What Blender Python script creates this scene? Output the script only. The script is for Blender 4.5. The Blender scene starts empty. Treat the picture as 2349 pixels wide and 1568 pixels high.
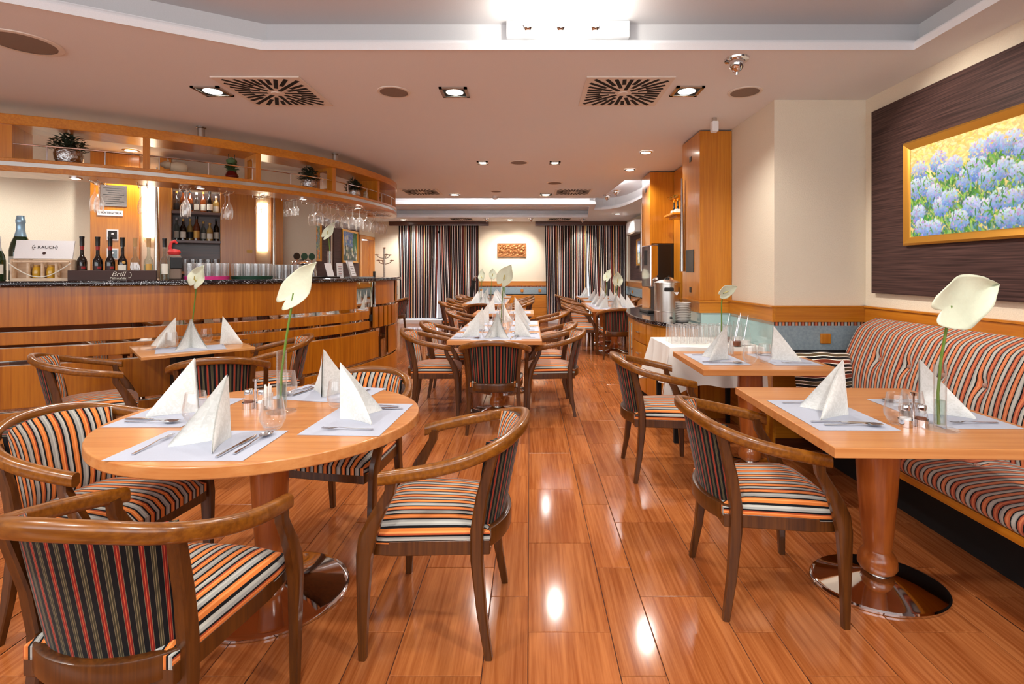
import bpy, bmesh, math, random
import numpy as np
from mathutils import Vector, Matrix, geometry

PI = math.pi
random.seed(7)
SC = bpy.context.scene
COL = SC.collection

# ------------------------------------------------------------------ camera
EYE = 1.36
cam_d = bpy.data.cameras.new('camera')
cam = bpy.data.objects.new('camera', cam_d)
COL.objects.link(cam)
cam.location = (0, 0, EYE)
cam.rotation_euler = (PI / 2, 0, 0)
cam_d.sensor_fit = 'HORIZONTAL'
cam_d.sensor_width = 36.0
cam_d.lens = 36.0 * 1170 / 2349
cam_d.shift_x = -(1215 - 1174.5) / 2349
cam_d.shift_y = -(784 - 622) / 2349
cam_d.clip_start = 0.02
cam_d.clip_end = 200
SC.camera = cam

# ------------------------------------------------------------------ world, exposure
wd = bpy.data.worlds.new('daylight')
SC.world = wd
wd.use_nodes = True
bgn = wd.node_tree.nodes['Background']
bgn.inputs[0].default_value = (0.97, 0.98, 1.0, 1)
bgn.inputs[1].default_value = 3.0
vs = SC.view_settings
vs.view_transform = 'Standard'
vs.look = 'None'
vs.gamma = 1.0
vs.use_curve_mapping = False
vs.exposure = 0.38

LAMP = (1.0, 0.96, 0.90)
DOWN_W = 52.0        # watts of one ceiling downlight
SPOT_W = 60.0

# ------------------------------------------------------------------ helpers
def lin(c):
    """sRGB 0-255 to linear"""
    r = []
    for x in c[:3]:
        x = x / 255.0
        r.append(x / 12.92 if x <= 0.04045 else ((x + 0.055) / 1.055) ** 2.4)
    return (r[0], r[1], r[2], 1.0)

class MB:
    """collects shapes, then links them as one mesh object"""
    def __init__(s):
        s.v = []; s.f = []; s.u = []; s.m = []
    def add(s, vs_, fs, m=0, us=None):
        o = len(s.v)
        s.v += [tuple(map(float, p)) for p in vs_]
        s.f += [tuple(i + o for i in f) for f in fs]
        s.m += [m] * len(fs)
        s.u += list(us) if us is not None else [(p[0], p[2]) for p in vs_]
        return s
    def box(s, c, size, rz=0.0, m=0):
        x, y, z = size[0] / 2, size[1] / 2, size[2] / 2
        ca, sa = math.cos(rz), math.sin(rz)
        vv = []
        for dz in (-z, z):
            for dx, dy in ((-x, -y), (x, -y), (x, y), (-x, y)):
                vv.append((c[0] + dx * ca - dy * sa, c[1] + dx * sa + dy * ca, c[2] + dz))
        return s.add(vv, [(3, 2, 1, 0), (4, 5, 6, 7), (0, 1, 5, 4), (1, 2, 6, 5), (2, 3, 7, 6), (3, 0, 4, 7)], m)
    def span(s, x0, x1, y0, y1, z0, z1, m=0):
        return s.box(((x0 + x1) / 2, (y0 + y1) / 2, (z0 + z1) / 2), (abs(x1 - x0), abs(y1 - y0), abs(z1 - z0)), 0, m)
    def lathe(s, prof, n=24, c=(0, 0, 0), m=0, sx=1.0, sy=1.0, a0=0.0, a1=None):
        full = a1 is None
        k = n if full else n + 1
        vv = []; uu = []
        for i, (r, z) in enumerate(prof):
            for j in range(k):
                a = 2 * PI * j / n if full else a0 + (a1 - a0) * j / n
                vv.append((c[0] + r * sx * math.cos(a), c[1] + r * sy * math.sin(a), c[2] + z))
                uu.append((j / n, z))
        ff = []
        for i in range(len(prof) - 1):
            for j in range(n):
                j2 = (j + 1) % k if full else j + 1
                ff.append((i * k + j, i * k + j2, (i + 1) * k + j2, (i + 1) * k + j))
        return s.add(vv, ff, m, uu)
    def tube(s, pts, r, n=8, m=0, caps=True):
        pts = [Vector(p) for p in pts]
        rs = r if isinstance(r, (list, tuple)) else [r] * len(pts)
        vv = []; ff = []
        t0 = (pts[1] - pts[0]).normalized()
        ref = Vector((0, 0, 1)) if abs(t0.z) < 0.9 else Vector((1, 0, 0))
        nrm = (ref - t0 * ref.dot(t0)).normalized()
        for i, p in enumerate(pts):
            t = (pts[min(i + 1, len(pts) - 1)] - pts[max(i - 1, 0)]).normalized()
            nrm = (nrm - t * nrm.dot(t)).normalized()
            b = t.cross(nrm)
            for j in range(n):
                a = 2 * PI * j / n
                vv.append(p + (nrm * math.cos(a) + b * math.sin(a)) * rs[i])
        for i in range(len(pts) - 1):
            for j in range(n):
                ff.append((i * n + j, i * n + (j + 1) % n, (i + 1) * n + (j + 1) % n, (i + 1) * n + j))
        if caps:
            ff.append(tuple(range(n - 1, -1, -1)))
            ff.append(tuple((len(pts) - 1) * n + j for j in range(n)))
        return s.add(vv, ff, m)
    def sweep(s, pts, sec, m=0, caps=True, scale=None):
        """section (a to the left of the path, b up) carried along a path"""
        pts = [Vector(p) for p in pts]
        k = len(sec); vv = []; uu = []; ff = []; L = 0.0
        for i, p in enumerate(pts):
            t = pts[min(i + 1, len(pts) - 1)] - pts[max(i - 1, 0)]
            t.z = 0
            t.normalize()
            left = Vector((-t.y, t.x, 0))
            if i:
                L += (p - pts[i - 1]).length
            q = scale[i] if scale else 1.0
            for a, b in sec:
                vv.append(p + left * a * q + Vector((0, 0, b * q)))
                uu.append((L, p.z + b))
        for i in range(len(pts) - 1):
            for j in range(k):
                ff.append((i * k + j, (i + 1) * k + j, (i + 1) * k + (j + 1) % k, i * k + (j + 1) % k))
        if caps:
            ff.append(tuple(range(k)))
            ff.append(tuple((len(pts) - 1) * k + j for j in range(k - 1, -1, -1)))
        return s.add(vv, ff, m, uu)
    def prism(s, poly, z0, z1, m=0):
        k = len(poly)
        vv = [(p[0], p[1], z0) for p in poly] + [(p[0], p[1], z1) for p in poly]
        ff = [tuple(range(k - 1, -1, -1)), tuple(range(k, 2 * k))]
        ff += [(i, (i + 1) % k, k + (i + 1) % k, k + i) for i in range(k)]
        return s.add(vv, ff, m)
    def grid(s, fn, nu, nv, m=0, uvf=None, flip=False):
        vv = []; uu = []
        for j in range(nv + 1):
            for i in range(nu + 1):
                p = fn(i / nu, j / nv)
                vv.append(p)
                uu.append(uvf(i / nu, j / nv) if uvf else (i / nu, j / nv))
        ff = []
        for j in range(nv):
            for i in range(nu):
                q = (j * (nu + 1) + i, j * (nu + 1) + i + 1, (j + 1) * (nu + 1) + i + 1, (j + 1) * (nu + 1) + i)
                ff.append(q[::-1] if flip else q)
        return s.add(vv, ff, m, uu)
    def limb(s, pts, sizes, m=0):
        """bent bar of rectangular section whose width stays along x"""
        pts = [Vector(p) for p in pts]
        vv = []; ff = []
        for i, p in enumerate(pts):
            t = (pts[min(i + 1, len(pts) - 1)] - pts[max(i - 1, 0)]).normalized()
            ax = Vector((1, 0, 0))
            ay = t.cross(ax).normalized()
            w, d = sizes[i] if isinstance(sizes[i], tuple) else (sizes[i], sizes[i])
            c = 0.28
            for a, b in ((-1, -1 + c), (-1 + c, -1), (1 - c, -1), (1, -1 + c), (1, 1 - c), (1 - c, 1), (-1 + c, 1), (-1, 1 - c)):
                vv.append(p + ax * a * w / 2 + ay * b * d / 2)
        n = 8
        for i in range(len(pts) - 1):
            for j in range(n):
                ff.append((i * n + j, (i + 1) * n + j, (i + 1) * n + (j + 1) % n, i * n + (j + 1) % n))
        ff.append(tuple(range(n)))
        ff.append(tuple((len(pts) - 1) * n + j for j in range(n - 1, -1, -1)))
        return s.add(vv, ff, m)
    def mesh(s, name, mats, smooth=35):
        me = bpy.data.meshes.new(name)
        me.from_pydata(s.v, [], s.f)
        if not isinstance(mats, (list, tuple)):
            mats = [mats]
        for mt in mats:
            me.materials.append(mt)
        if any(s.m):
            me.polygons.foreach_set('material_index', s.m)
        uv = me.uv_layers.new(name='UVMap')
        li = np.zeros(len(me.loops), dtype=np.int32)
        me.loops.foreach_get('vertex_index', li)
        uv.data.foreach_set('uv', np.array(s.u, dtype=np.float32)[li].ravel())
        bm = bmesh.new(); bm.from_mesh(me)
        bmesh.ops.recalc_face_normals(bm, faces=bm.faces)
        bm.to_mesh(me); bm.free()
        if smooth:
            me.polygons.foreach_set('use_smooth', [True] * len(me.polygons))
            me.set_sharp_from_angle(angle=math.radians(smooth))
        return me
    def build(s, name, mats, parent=None, loc=(0, 0, 0), rz=0.0, bevel=0.0, smooth=35):
        o = bpy.data.objects.new(name, s.mesh(name, mats, smooth))
        COL.objects.link(o)
        if parent is not None:
            o.parent = parent
        o.location = loc
        o.rotation_euler = (0, 0, rz)
        if bevel:
            b = o.modifiers.new('edges', 'BEVEL')
            b.width = bevel; b.segments = 2; b.limit_method = 'ANGLE'; b.harden_normals = True
        return o

def tag(o, label, cat, group=None):
    o['label'] = label; o['category'] = cat
    if group:
        o['group'] = group
    return o

def thing(name, label, cat, loc=(0, 0, 0), rz=0.0, group=None):
    o = bpy.data.objects.new(name, None)
    o.empty_display_size = 0.05
    COL.objects.link(o)
    o.location = loc
    o.rotation_euler = (0, 0, rz)
    return tag(o, label, cat, group)

def struct(o, label=None):
    o['kind'] = 'structure'
    if label:
        o['label'] = label
    return o

KIDS = {}
def copy_tree(o, loc=None, rz=None, label=None, group=None):
    def rec(a, parent):
        c = a.copy()
        COL.objects.link(c)
        c.parent = parent
        for ch in a.children:
            rec(ch, c)
        return c
    c = rec(o, None)
    if loc is not None:
        c.location = loc
    if rz is not None:
        c.rotation_euler = (0, 0, rz)
    if label:
        c['label'] = label
    if group:
        c['group'] = group
    return c

def catmull(P, n=10):
    P = [np.array(p, float) for p in P]
    P = [2 * P[0] - P[1]] + P + [2 * P[-1] - P[-2]]
    out = []
    for i in range(1, len(P) - 2):
        a, b, c, d = P[i - 1:i + 3]
        for k in range(n):
            t = k / n
            out.append(.5 * ((2 * b) + (-a + c) * t + (2 * a - 5 * b + 4 * c - d) * t * t + (-a + 3 * b - 3 * c + d) * t ** 3))
    out.append(P[-2])
    return np.array(out)

class Path:
    def __init__(s, P, n=40):
        s.C = catmull(P, n)
        s.S = np.r_[0, np.cumsum(np.linalg.norm(np.diff(s.C, axis=0), axis=1))]
        s.L = float(s.S[-1])
    def at(s, t, off=0.0):
        """point at arc length t, off to the left; and heading of the path"""
        x = np.interp(t, s.S, s.C[:, 0]); y = np.interp(t, s.S, s.C[:, 1])
        e = 0.02
        dx = np.interp(t + e, s.S, s.C[:, 0]) - np.interp(t - e, s.S, s.C[:, 0])
        dy = np.interp(t + e, s.S, s.C[:, 1]) - np.interp(t - e, s.S, s.C[:, 1])
        a = math.atan2(dy, dx)
        return (x - math.sin(a) * off, y + math.cos(a) * off), a
    def run(s, t0, t1, off=0.0, step=0.06, z=0.0):
        n = max(2, int(abs(t1 - t0) / step))
        r = []
        for i in range(n + 1):
            (x, y), _ = s.at(t0 + (t1 - t0) * i / n, off)
            r.append((x, y, z))
        return r

def rrect(a0, a1, b0, b1, r, n=3):
    """rounded rectangle section"""
    P = []
    for cx, cy, q in ((a1 - r, b1 - r, 0), (a0 + r, b1 - r, 1), (a0 + r, b0 + r, 2), (a1 - r, b0 + r, 3)):
        for k in range(n + 1):
            t = (q + k / n) * PI / 2
            P.append((cx + r * math.cos(t), cy + r * math.sin(t)))
    return P

def text_mesh(name, body, size, mat, parent, loc, rot, shear=0.0, extrude=0.0006, align='CENTER', squeeze=1.0):
    cu = bpy.data.curves.new(name, 'FONT')
    cu.body = body; cu.size = size; cu.shear = shear; cu.extrude = extrude
    cu.align_x = align; cu.align_y = 'CENTER'; cu.resolution_u = 3
    t = bpy.data.objects.new(name + '_c', cu)
    COL.objects.link(t)
    dg = bpy.context.evaluated_depsgraph_get()
    me = bpy.data.meshes.new_from_object(t.evaluated_get(dg))
    bpy.data.objects.remove(t)
    me.materials.clear(); me.materials.append(mat)
    o = bpy.data.objects.new(name, me)
    COL.objects.link(o)
    o.parent = parent
    o.location = loc
    o.rotation_euler = rot
    o.scale = (squeeze, 1, 1)
    return o

# ------------------------------------------------------------------ materials
def new_mat(name):
    m = bpy.data.materials.new(name)
    m.use_nodes = True
    nt = m.node_tree
    b = nt.nodes['Principled BSDF']
    return m, nt, b

def nd(nt, t, **kw):
    n = nt.nodes.new(t)
    for k, v in kw.items():
        setattr(n, k, v)
    return n

def plain(name, c, rough=0.5, metal=0.0, bump=0.0, bscale=200.0, coat=0.0, trans=0.0, sheen=0.0):
    m, nt, b = new_mat(name)
    b.inputs['Base Color'].default_value = lin(c)
    b.inputs['Roughness'].default_value = rough
    b.inputs['Metallic'].default_value = metal
    b.inputs['Coat Weight'].default_value = coat
    b.inputs['Transmission Weight'].default_value = trans
    b.inputs['Sheen Weight'].default_value = sheen
    tc = nd(nt, 'ShaderNodeTexCoord')
    no = nd(nt, 'ShaderNodeTexNoise')
    no.inputs['Scale'].default_value = bscale
    no.inputs['Detail'].default_value = 3
    nt.links.new(tc.outputs['Object'], no.inputs['Vector'])
    # slight unevenness of the colour itself
    hs = nd(nt, 'ShaderNodeMixRGB', blend_type='MULTIPLY')
    hs.inputs['Fac'].default_value = 0.12
    hs.inputs['Color1'].default_value = lin(c)
    nt.links.new(no.outputs['Fac'], hs.inputs['Color2'])
    if metal < 0.5:
        nt.links.new(hs.outputs['Color'], b.inputs['Base Color'])
    if bump:
        bp = nd(nt, 'ShaderNodeBump')
        bp.inputs['Strength'].default_value = bump
        bp.inputs['Distance'].default_value = 0.01
        nt.links.new(no.outputs['Fac'], bp.inputs['Height'])
        nt.links.new(bp.outputs['Normal'], b.inputs['Normal'])
    return m

def wood(name, c1, c2, axis='z', rough=0.3, fine=90.0, coat=0.25, stretch=0.035, per_object=0.0, uv=False, spec=0.5):
    m, nt, b = new_mat(name)
    tc = nd(nt, 'ShaderNodeTexCoord')
    mp = nd(nt, 'ShaderNodeMapping')
    k = [1.0, 1.0, 1.0]
    k['xyz'.index(axis)] = stretch
    mp.inputs['Scale'].default_value = k
    nt.links.new(tc.outputs['UV' if uv else 'Object'], mp.inputs['Vector'])
    if per_object:
        oi = nd(nt, 'ShaderNodeObjectInfo')
        ad = nd(nt, 'ShaderNodeVectorMath', operation='MULTIPLY_ADD')
        ad.inputs[1].default_value = (7, 7, 7)
        nt.links.new(oi.outputs['Random'], ad.inputs[0])
        nt.links.new(mp.outputs['Vector'], ad.inputs[2])
        src = ad.outputs['Vector']
    else:
        src = mp.outputs['Vector']
    n1 = nd(nt, 'ShaderNodeTexNoise')
    n1.inputs['Scale'].default_value = fine; n1.inputs['Detail'].default_value = 4; n1.inputs['Roughness'].default_value = 0.6
    n2 = nd(nt, 'ShaderNodeTexNoise')
    n2.inputs['Scale'].default_value = fine * 0.12; n2.inputs['Detail'].default_value = 2
    nt.links.new(src, n1.inputs['Vector']); nt.links.new(src, n2.inputs['Vector'])
    mx = nd(nt, 'ShaderNodeMath', operation='MULTIPLY_ADD')
    mx.inputs[1].default_value = 0.65
    nt.links.new(n1.outputs['Fac'], mx.inputs[0])
    ml = nd(nt, 'ShaderNodeMath', operation='MULTIPLY'); ml.inputs[1].default_value = 0.35
    nt.links.new(n2.outputs['Fac'], ml.inputs[0]); nt.links.new(ml.outputs[0], mx.inputs[2])
    rp = nd(nt, 'ShaderNodeValToRGB')
    rp.color_ramp.elements[0].position = 0.39; rp.color_ramp.elements[0].color = lin(c2)
    rp.color_ramp.elements[1].position = 0.61; rp.color_ramp.elements[1].color = lin(c1)
    nt.links.new(mx.outputs[0], rp.inputs['Fac'])
    col = rp.outputs['Color']
    if per_object:
        hv = nd(nt, 'ShaderNodeHueSaturation')
        mr = nd(nt, 'ShaderNodeMapRange')
        mr.inputs['To Min'].default_value = 1 - per_object; mr.inputs['To Max'].default_value = 1 + per_object
        nt.links.new(oi.outputs['Random'], mr.inputs['Value'])
        nt.links.new(mr.outputs[0], hv.inputs['Value'])
        nt.links.new(col, hv.inputs['Color'])
        col = hv.outputs['Color']
    nt.links.new(col, b.inputs['Base Color'])
    b.inputs['Roughness'].default_value = rough
    b.inputs['Coat Weight'].default_value = coat
    b.inputs['Coat Roughness'].default_value = 0.12
    b.inputs['Specular IOR Level'].default_value = spec
    return m

def stripes(name, period, stops, rough=0.85, comp=0, nap=0.12):
    """woven stripes along one uv component; stops = (start 0..1, colour)"""
    m, nt, b = new_mat(name)
    tc = nd(nt, 'ShaderNodeTexCoord')
    sp = nd(nt, 'ShaderNodeSeparateXYZ')
    nt.links.new(tc.outputs['UV'], sp.inputs[0])
    dv = nd(nt, 'ShaderNodeMath', operation='DIVIDE'); dv.inputs[1].default_value = period
    nt.links.new(sp.outputs[comp], dv.inputs[0])
    ad = nd(nt, 'ShaderNodeMath', operation='ADD'); ad.inputs[1].default_value = 100.0
    nt.links.new(dv.outputs[0], ad.inputs[0])
    fr = nd(nt, 'ShaderNodeMath', operation='FRACT')
    nt.links.new(ad.outputs[0], fr.inputs[0])
    rp = nd(nt, 'ShaderNodeValToRGB')
    cr = rp.color_ramp; cr.interpolation = 'CONSTANT'
    while len(cr.elements) < len(stops):
        cr.elements.new(0.5)
    for e, (p, c) in zip(cr.elements, stops):
        e.position = p
    for e, (p, c) in zip(cr.elements, stops):
        e.color = lin(c)
    nt.links.new(fr.outputs[0], rp.inputs['Fac'])
    no = nd(nt, 'ShaderNodeTexNoise'); no.inputs['Scale'].default_value = 60; no.inputs['Detail'].default_value = 4
    nt.links.new(tc.outputs['Object'], no.inputs['Vector'])
    mr = nd(nt, 'ShaderNodeMapRange'); mr.inputs['To Min'].default_value = 2.0; mr.inputs['To Max'].default_value = 2.0
    nt.links.new(no.outputs['Fac'], mr.inputs['Value'])
    hv = nd(nt, 'ShaderNodeHueSaturation')
    nt.links.new(mr.outputs[0], hv.inputs['Value']); nt.links.new(rp.outputs['Color'], hv.inputs['Color'])
    nt.links.new(hv.outputs['Color'], b.inputs['Base Color'])
    b.inputs['Roughness'].default_value = rough
    b.inputs['Sheen Weight'].default_value = nap
    b.inputs['Sheen Roughness'].default_value = 0.4
    b.inputs['Specular IOR Level'].default_value = 0.2
    return m

def glassy(name, tint=(255, 255, 255), rough=0.02, gain=1.6, base=0.07):
    m = bpy.data.materials.new(name)
    m.use_nodes = True
    nt = m.node_tree
    for n in list(nt.nodes):
        nt.nodes.remove(n)
    out = nd(nt, 'ShaderNodeOutputMaterial')
    tr = nd(nt, 'ShaderNodeBsdfTransparent'); tr.inputs['Color'].default_value = lin(tint)
    gl = nd(nt, 'ShaderNodeBsdfGlossy'); gl.inputs['Roughness'].default_value = rough
    lw = nd(nt, 'ShaderNodeLayerWeight'); lw.inputs['Blend'].default_value = .5
    fr = nd(nt, 'ShaderNodeMath', operation='POWER'); fr.inputs[1].default_value = 2.4
    nt.links.new(lw.outputs['Facing'], fr.inputs[0])
    ma = nd(nt, 'ShaderNodeMath', operation='MULTIPLY_ADD'); ma.inputs[1].default_value = gain * .48; ma.inputs[2].default_value = base
    ma.use_clamp = True
    mx = nd(nt, 'ShaderNodeMixShader')
    nt.links.new(fr.outputs[0], ma.inputs[0]); nt.links.new(ma.outputs[0], mx.inputs[0])
    df = nd(nt, 'ShaderNodeBsdfTranslucent'); df.inputs['Color'].default_value = lin(tint)  # translucent white towards the rims stands in for refracted light
    m2 = nd(nt, 'ShaderNodeMixShader'); m2.inputs[0].default_value = .35
    nt.links.new(gl.outputs[0], m2.inputs[1]); nt.links.new(df.outputs[0], m2.inputs[2])
    nt.links.new(tr.outputs[0], mx.inputs[1]); nt.links.new(m2.outputs[0], mx.inputs[2])
    nt.links.new(mx.outputs[0], out.inputs['Surface'])
    return m

def glow(name, c, strength):
    m, nt, b = new_mat(name)
    b.inputs['Base Color'].default_value = lin(c)
    b.inputs['Emission Color'].default_value = lin(c)
    b.inputs['Emission Strength'].default_value = strength
    return m

def granite(name):
    m, nt, b = new_mat(name)
    tc = nd(nt, 'ShaderNodeTexCoord')
    vo = nd(nt, 'ShaderNodeTexVoronoi'); vo.inputs['Scale'].default_value = 120
    nt.links.new(tc.outputs['Object'], vo.inputs['Vector'])
    no = nd(nt, 'ShaderNodeTexNoise'); no.inputs['Scale'].default_value = 25; no.inputs['Detail'].default_value = 2
    nt.links.new(tc.outputs['Object'], no.inputs['Vector'])
    th = nd(nt, 'ShaderNodeMapRange'); th.inputs['From Min'].default_value = .25; th.inputs['From Max'].default_value = .75
    th.inputs['To Min'].default_value = .05; th.inputs['To Max'].default_value = .42
    nt.links.new(no.outputs['Fac'], th.inputs['Value'])
    lt = nd(nt, 'ShaderNodeMath', operation='LESS_THAN')
    nt.links.new(vo.outputs['Distance'], lt.inputs[0]); nt.links.new(th.outputs[0], lt.inputs[1])
    mx = nd(nt, 'ShaderNodeMixRGB')
    mx.inputs['Color1'].default_value = lin((14, 15, 22)); mx.inputs['Color2'].default_value = lin((200, 204, 210))
    nt.links.new(lt.outputs[0], mx.inputs['Fac']); nt.links.new(mx.outputs[0], b.inputs['Base Color'])
    b.inputs['Roughness'].default_value = 0.12
    b.inputs['Coat Weight'].default_value = 0.5
    return m

def weave(name, c1, c2, axis='y', scale=140.0):
    """fine horizontal grasscloth"""
    m, nt, b = new_mat(name)
    tc = nd(nt, 'ShaderNodeTexCoord'); mp = nd(nt, 'ShaderNodeMapping')
    k = [1, 1, 1]; k['xyz'.index(axis)] = 0.02
    mp.inputs['Scale'].default_value = k
    nt.links.new(tc.outputs['Object'], mp.inputs['Vector'])
    no = nd(nt, 'ShaderNodeTexNoise'); no.inputs['Scale'].default_value = scale; no.inputs['Detail'].default_value = 3
    nt.links.new(mp.outputs[0], no.inputs['Vector'])
    rp = nd(nt, 'ShaderNodeValToRGB')
    rp.color_ramp.elements[0].position = .35; rp.color_ramp.elements[0].color = lin(c1)
    rp.color_ramp.elements[1].position = .7; rp.color_ramp.elements[1].color = lin(c2)
    nt.links.new(no.outputs['Fac'], rp.inputs['Fac']); nt.links.new(rp.outputs[0], b.inputs['Base Color'])
    b.inputs['Roughness'].default_value = .6
    b.inputs['Specular IOR Level'].default_value = .3
    return m

def damask(name, c1, c2, scale=38.0):
    m, nt, b = new_mat(name)
    tc = nd(nt, 'ShaderNodeTexCoord')
    no = nd(nt, 'ShaderNodeTexNoise'); no.inputs['Scale'].default_value = scale; no.inputs['Detail'].default_value = 1
    no.inputs['Distortion'].default_value = 2.2
    nt.links.new(tc.outputs['Object'], no.inputs['Vector'])
    rp = nd(nt, 'ShaderNodeValToRGB')
    rp.color_ramp.elements[0].position = .47; rp.color_ramp.elements[0].color = lin(c2)
    rp.color_ramp.elements[1].position = .53; rp.color_ramp.elements[1].color = lin(c1)
    nt.links.new(no.outputs['Fac'], rp.inputs['Fac']); nt.links.new(rp.outputs[0], b.inputs['Base Color'])
    b.inputs['Roughness'].default_value = .9
    b.inputs['Specular IOR Level'].default_value = .1
    return m

def attr_mat(name, rough=.6):
    m, nt, b = new_mat(name)
    a = nd(nt, 'ShaderNodeVertexColor'); a.layer_name = 'paint'
    nt.links.new(a.outputs['Color'], b.inputs['Base Color'])
    b.inputs['Roughness'].default_value = rough
    return m

BLK = (8, 8, 10); GRY = (116, 116, 112); LGR = (136, 135, 128); ORG = (160, 88, 38); RST = (134, 60, 30); LOR = (176, 110, 60)
M = {}
M['tile'] = wood('floor_wood_print', (184, 112, 62), (148, 78, 36), 'y', rough=.11, fine=75, coat=.0, stretch=.03, per_object=.10)
M['grout'] = plain('grout', (70, 34, 20), .8)
M['veneer'] = wood('veneer_vertical', (202, 130, 34), (180, 106, 18), 'z', rough=.28, fine=60, coat=.3)
M['veneer_h'] = wood('veneer_along', (202, 130, 34), (180, 106, 18), 'y', rough=.28, fine=60, coat=.3)
M['veneer_x'] = wood('veneer_across', (202, 130, 34), (180, 106, 18), 'x', rough=.28, fine=60, coat=.3)
M['bar_wood'] = wood('bar_veneer', (184, 110, 20), (150, 80, 8), 'z', rough=.3, fine=50, coat=.25)
M['top_wood'] = wood('table_top_beech', (204, 140, 82), (186, 116, 60), 'x', rough=.3, fine=45, coat=.2)
M['top_wood_y'] = wood('table_top_beech_y', (204, 140, 82), (186, 116, 60), 'y', rough=.3, fine=45, coat=.2)
M['pale_top'] = wood('pale_table_top', (206, 150, 90), (186, 122, 66), 'x', rough=.35, fine=45)
M['chair'] = wood('chair_beech_stain', (140, 84, 20), (104, 56, 9), 'x', rough=.3, fine=70, coat=.35)
M['leg'] = wood('chair_leg_stain', (94, 52, 13), (62, 30, 6), 'z', rough=.32, fine=70, coat=.3)
M['column'] = wood('turned_beech', (176, 96, 38), (150, 74, 26), 'z', rough=.28, fine=60, coat=.4)
M['dark_wood'] = wood('dark_wood', (96, 48, 24), (66, 30, 14), 'x', rough=.35, fine=60)
M['ply'] = wood('pale_ply', (228, 204, 176), (212, 182, 150), 'x', rough=.6, fine=40, coat=0)
M['seat_in'] = stripes('striped_upholstery', .092, [(0, GRY), (.05, LGR), (.10, GRY), (.20, BLK), (.27, ORG), (.33, LOR), (.38, ORG), (.46, BLK), (.53, LGR), (.60, GRY), (.67, BLK), (.74, RST), (.80, LOR), (.85, ORG), (.93, BLK)])
M['seat_out'] = stripes('striped_back_cover', .047, [(0, BLK), (.17, (92, 84, 64)), (.19, (94, 22, 16)), (.28, (150, 66, 40)), (.31, (94, 22, 16)), (.40, (92, 84, 64)), (.42, BLK), (.67, (92, 84, 64)), (.69, (42, 38, 26)), (.77, (100, 90, 64)), (.80, (42, 38, 26)), (.89, (92, 84, 64)), (.91, BLK)])
M['bench'] = stripes('striped_bench_fabric', .10, [(0, GRY), (.04, LGR), (.16, GRY), (.19, BLK), (.24, (146, 80, 50)), (.31, (160, 100, 66)), (.38, (146, 80, 50)), (.44, BLK), (.50, LGR), (.60, GRY), (.67, BLK), (.72, (124, 60, 42)), (.80, (152, 88, 58)), (.88, (124, 60, 42)), (.94, BLK)])
cst = []
for k, c in enumerate(((196, 190, 182), (150, 92, 78), (200, 188, 172), (130, 124, 128), (198, 192, 186), (122, 58, 48), (190, 160, 112), (196, 190, 184))):
    cst += [(k / 8, (14, 13, 16)), (k / 8 + .075, c)]
M['curtain'] = stripes('striped_curtain', .50, cst, nap=.05)
M['pillow'] = stripes('striped_pillow_velvet', .13, [(0, BLK), (.22, (230, 220, 205)), (.26, (98, 40, 22)), (.5, (230, 220, 205)), (.54, BLK), (.72, (230, 220, 205)), (.76, (66, 54, 34)), (.96, (230, 220, 205))], rough=.5, comp=1, nap=.5)
M['wall'] = plain('cream_plaster', (236, 224, 202), .85, bump=.35, bscale=130)
M['ceiling'] = plain('ceiling_paint', (236, 236, 236), .8)
M['white'] = plain('white_paint', (238, 238, 240), .6)
M['cornice'] = plain('white_moulding', (242, 243, 246), .5)
M['tray'] = plain('tray_grey_paint', (206, 206, 208), .75)
M['plum'] = weave('plum_grasscloth', (46, 28, 26), (86, 60, 56), 'y')
M['slate'] = weave('blue_grey_panel', (132, 152, 162), (150, 168, 176), 'y', 60)
M['gold'] = plain('gilt_frame', (206, 150, 60), .32, .75)
M['chrome'] = plain('chrome', (225, 225, 228), .06, 1.0)
M['steel'] = plain('brushed_steel', (196, 192, 186), .24, 1.0)
M['cutlery'] = plain('cutlery_steel', (210, 210, 214), .14, 1.0)
M['mirror'] = plain('mirror', (205, 200, 190), .03, 1.0)
M['glass'] = glassy('clear_glass')
M['stemware'] = glassy('stemware_glass', gain=2.3, base=.12)
M['pane'] = glassy('window_glass', (245, 250, 255), gain=1.0)
M['teal_glass'] = plain('pale_teal_glass', (176, 206, 204), .08, coat=.6)
M['granite'] = granite('black_speckled_granite')
M['napkin'] = damask('white_damask_paper', (226, 226, 222), (217, 217, 212))
M['mat'] = plain('pale_paper_mat', (182, 187, 202), .8)
M['cloth'] = plain('white_linen', (244, 242, 236), .85, bump=.1, bscale=300)
M['black'] = plain('black_plastic', (14, 14, 15), .35)
M['matt_black'] = plain('matt_black', (10, 8, 8), .8)
M['china'] = plain('white_china', (240, 238, 234), .2, coat=.4)
M['stem'] = plain('green_stem', (96, 128, 40), .5)
M['spathe'] = plain('cream_spathe', (224, 230, 204), .45, bump=.15, bscale=60)
M['spadix'] = plain('yellow_spadix', (228, 216, 130), .6, bump=.5, bscale=500)
M['lamp'] = glow('lamp_lens', (255, 246, 230), 18.0)
M['lamp_soft'] = glow('frosted_lamp', (255, 236, 200), 3.6)
M['cove'] = glow('cove_tube', (255, 250, 244), 9.0)
M['grille'] = plain('speaker_mesh', (140, 120, 106), .7, bump=.4, bscale=600)
M['vent'] = plain('vent_plate', (232, 222, 210), .5)
M['paint'] = attr_mat('oil_paint')
M['bronze'] = plain('bronze_relief', (148, 96, 56), .4, .7, bump=.2, bscale=80)
M['ink'] = plain('dark_ink', (40, 36, 36), .6)
M['tooth'] = plain('pale_paper', (240, 236, 232), .7)
M['salt'] = plain('salt', (245, 245, 245), .8)
M['pepper'] = plain('pepper', (120, 66, 40), .8)
M['water'] = glassy('water', (235, 245, 240), gain=1.0)
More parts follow.
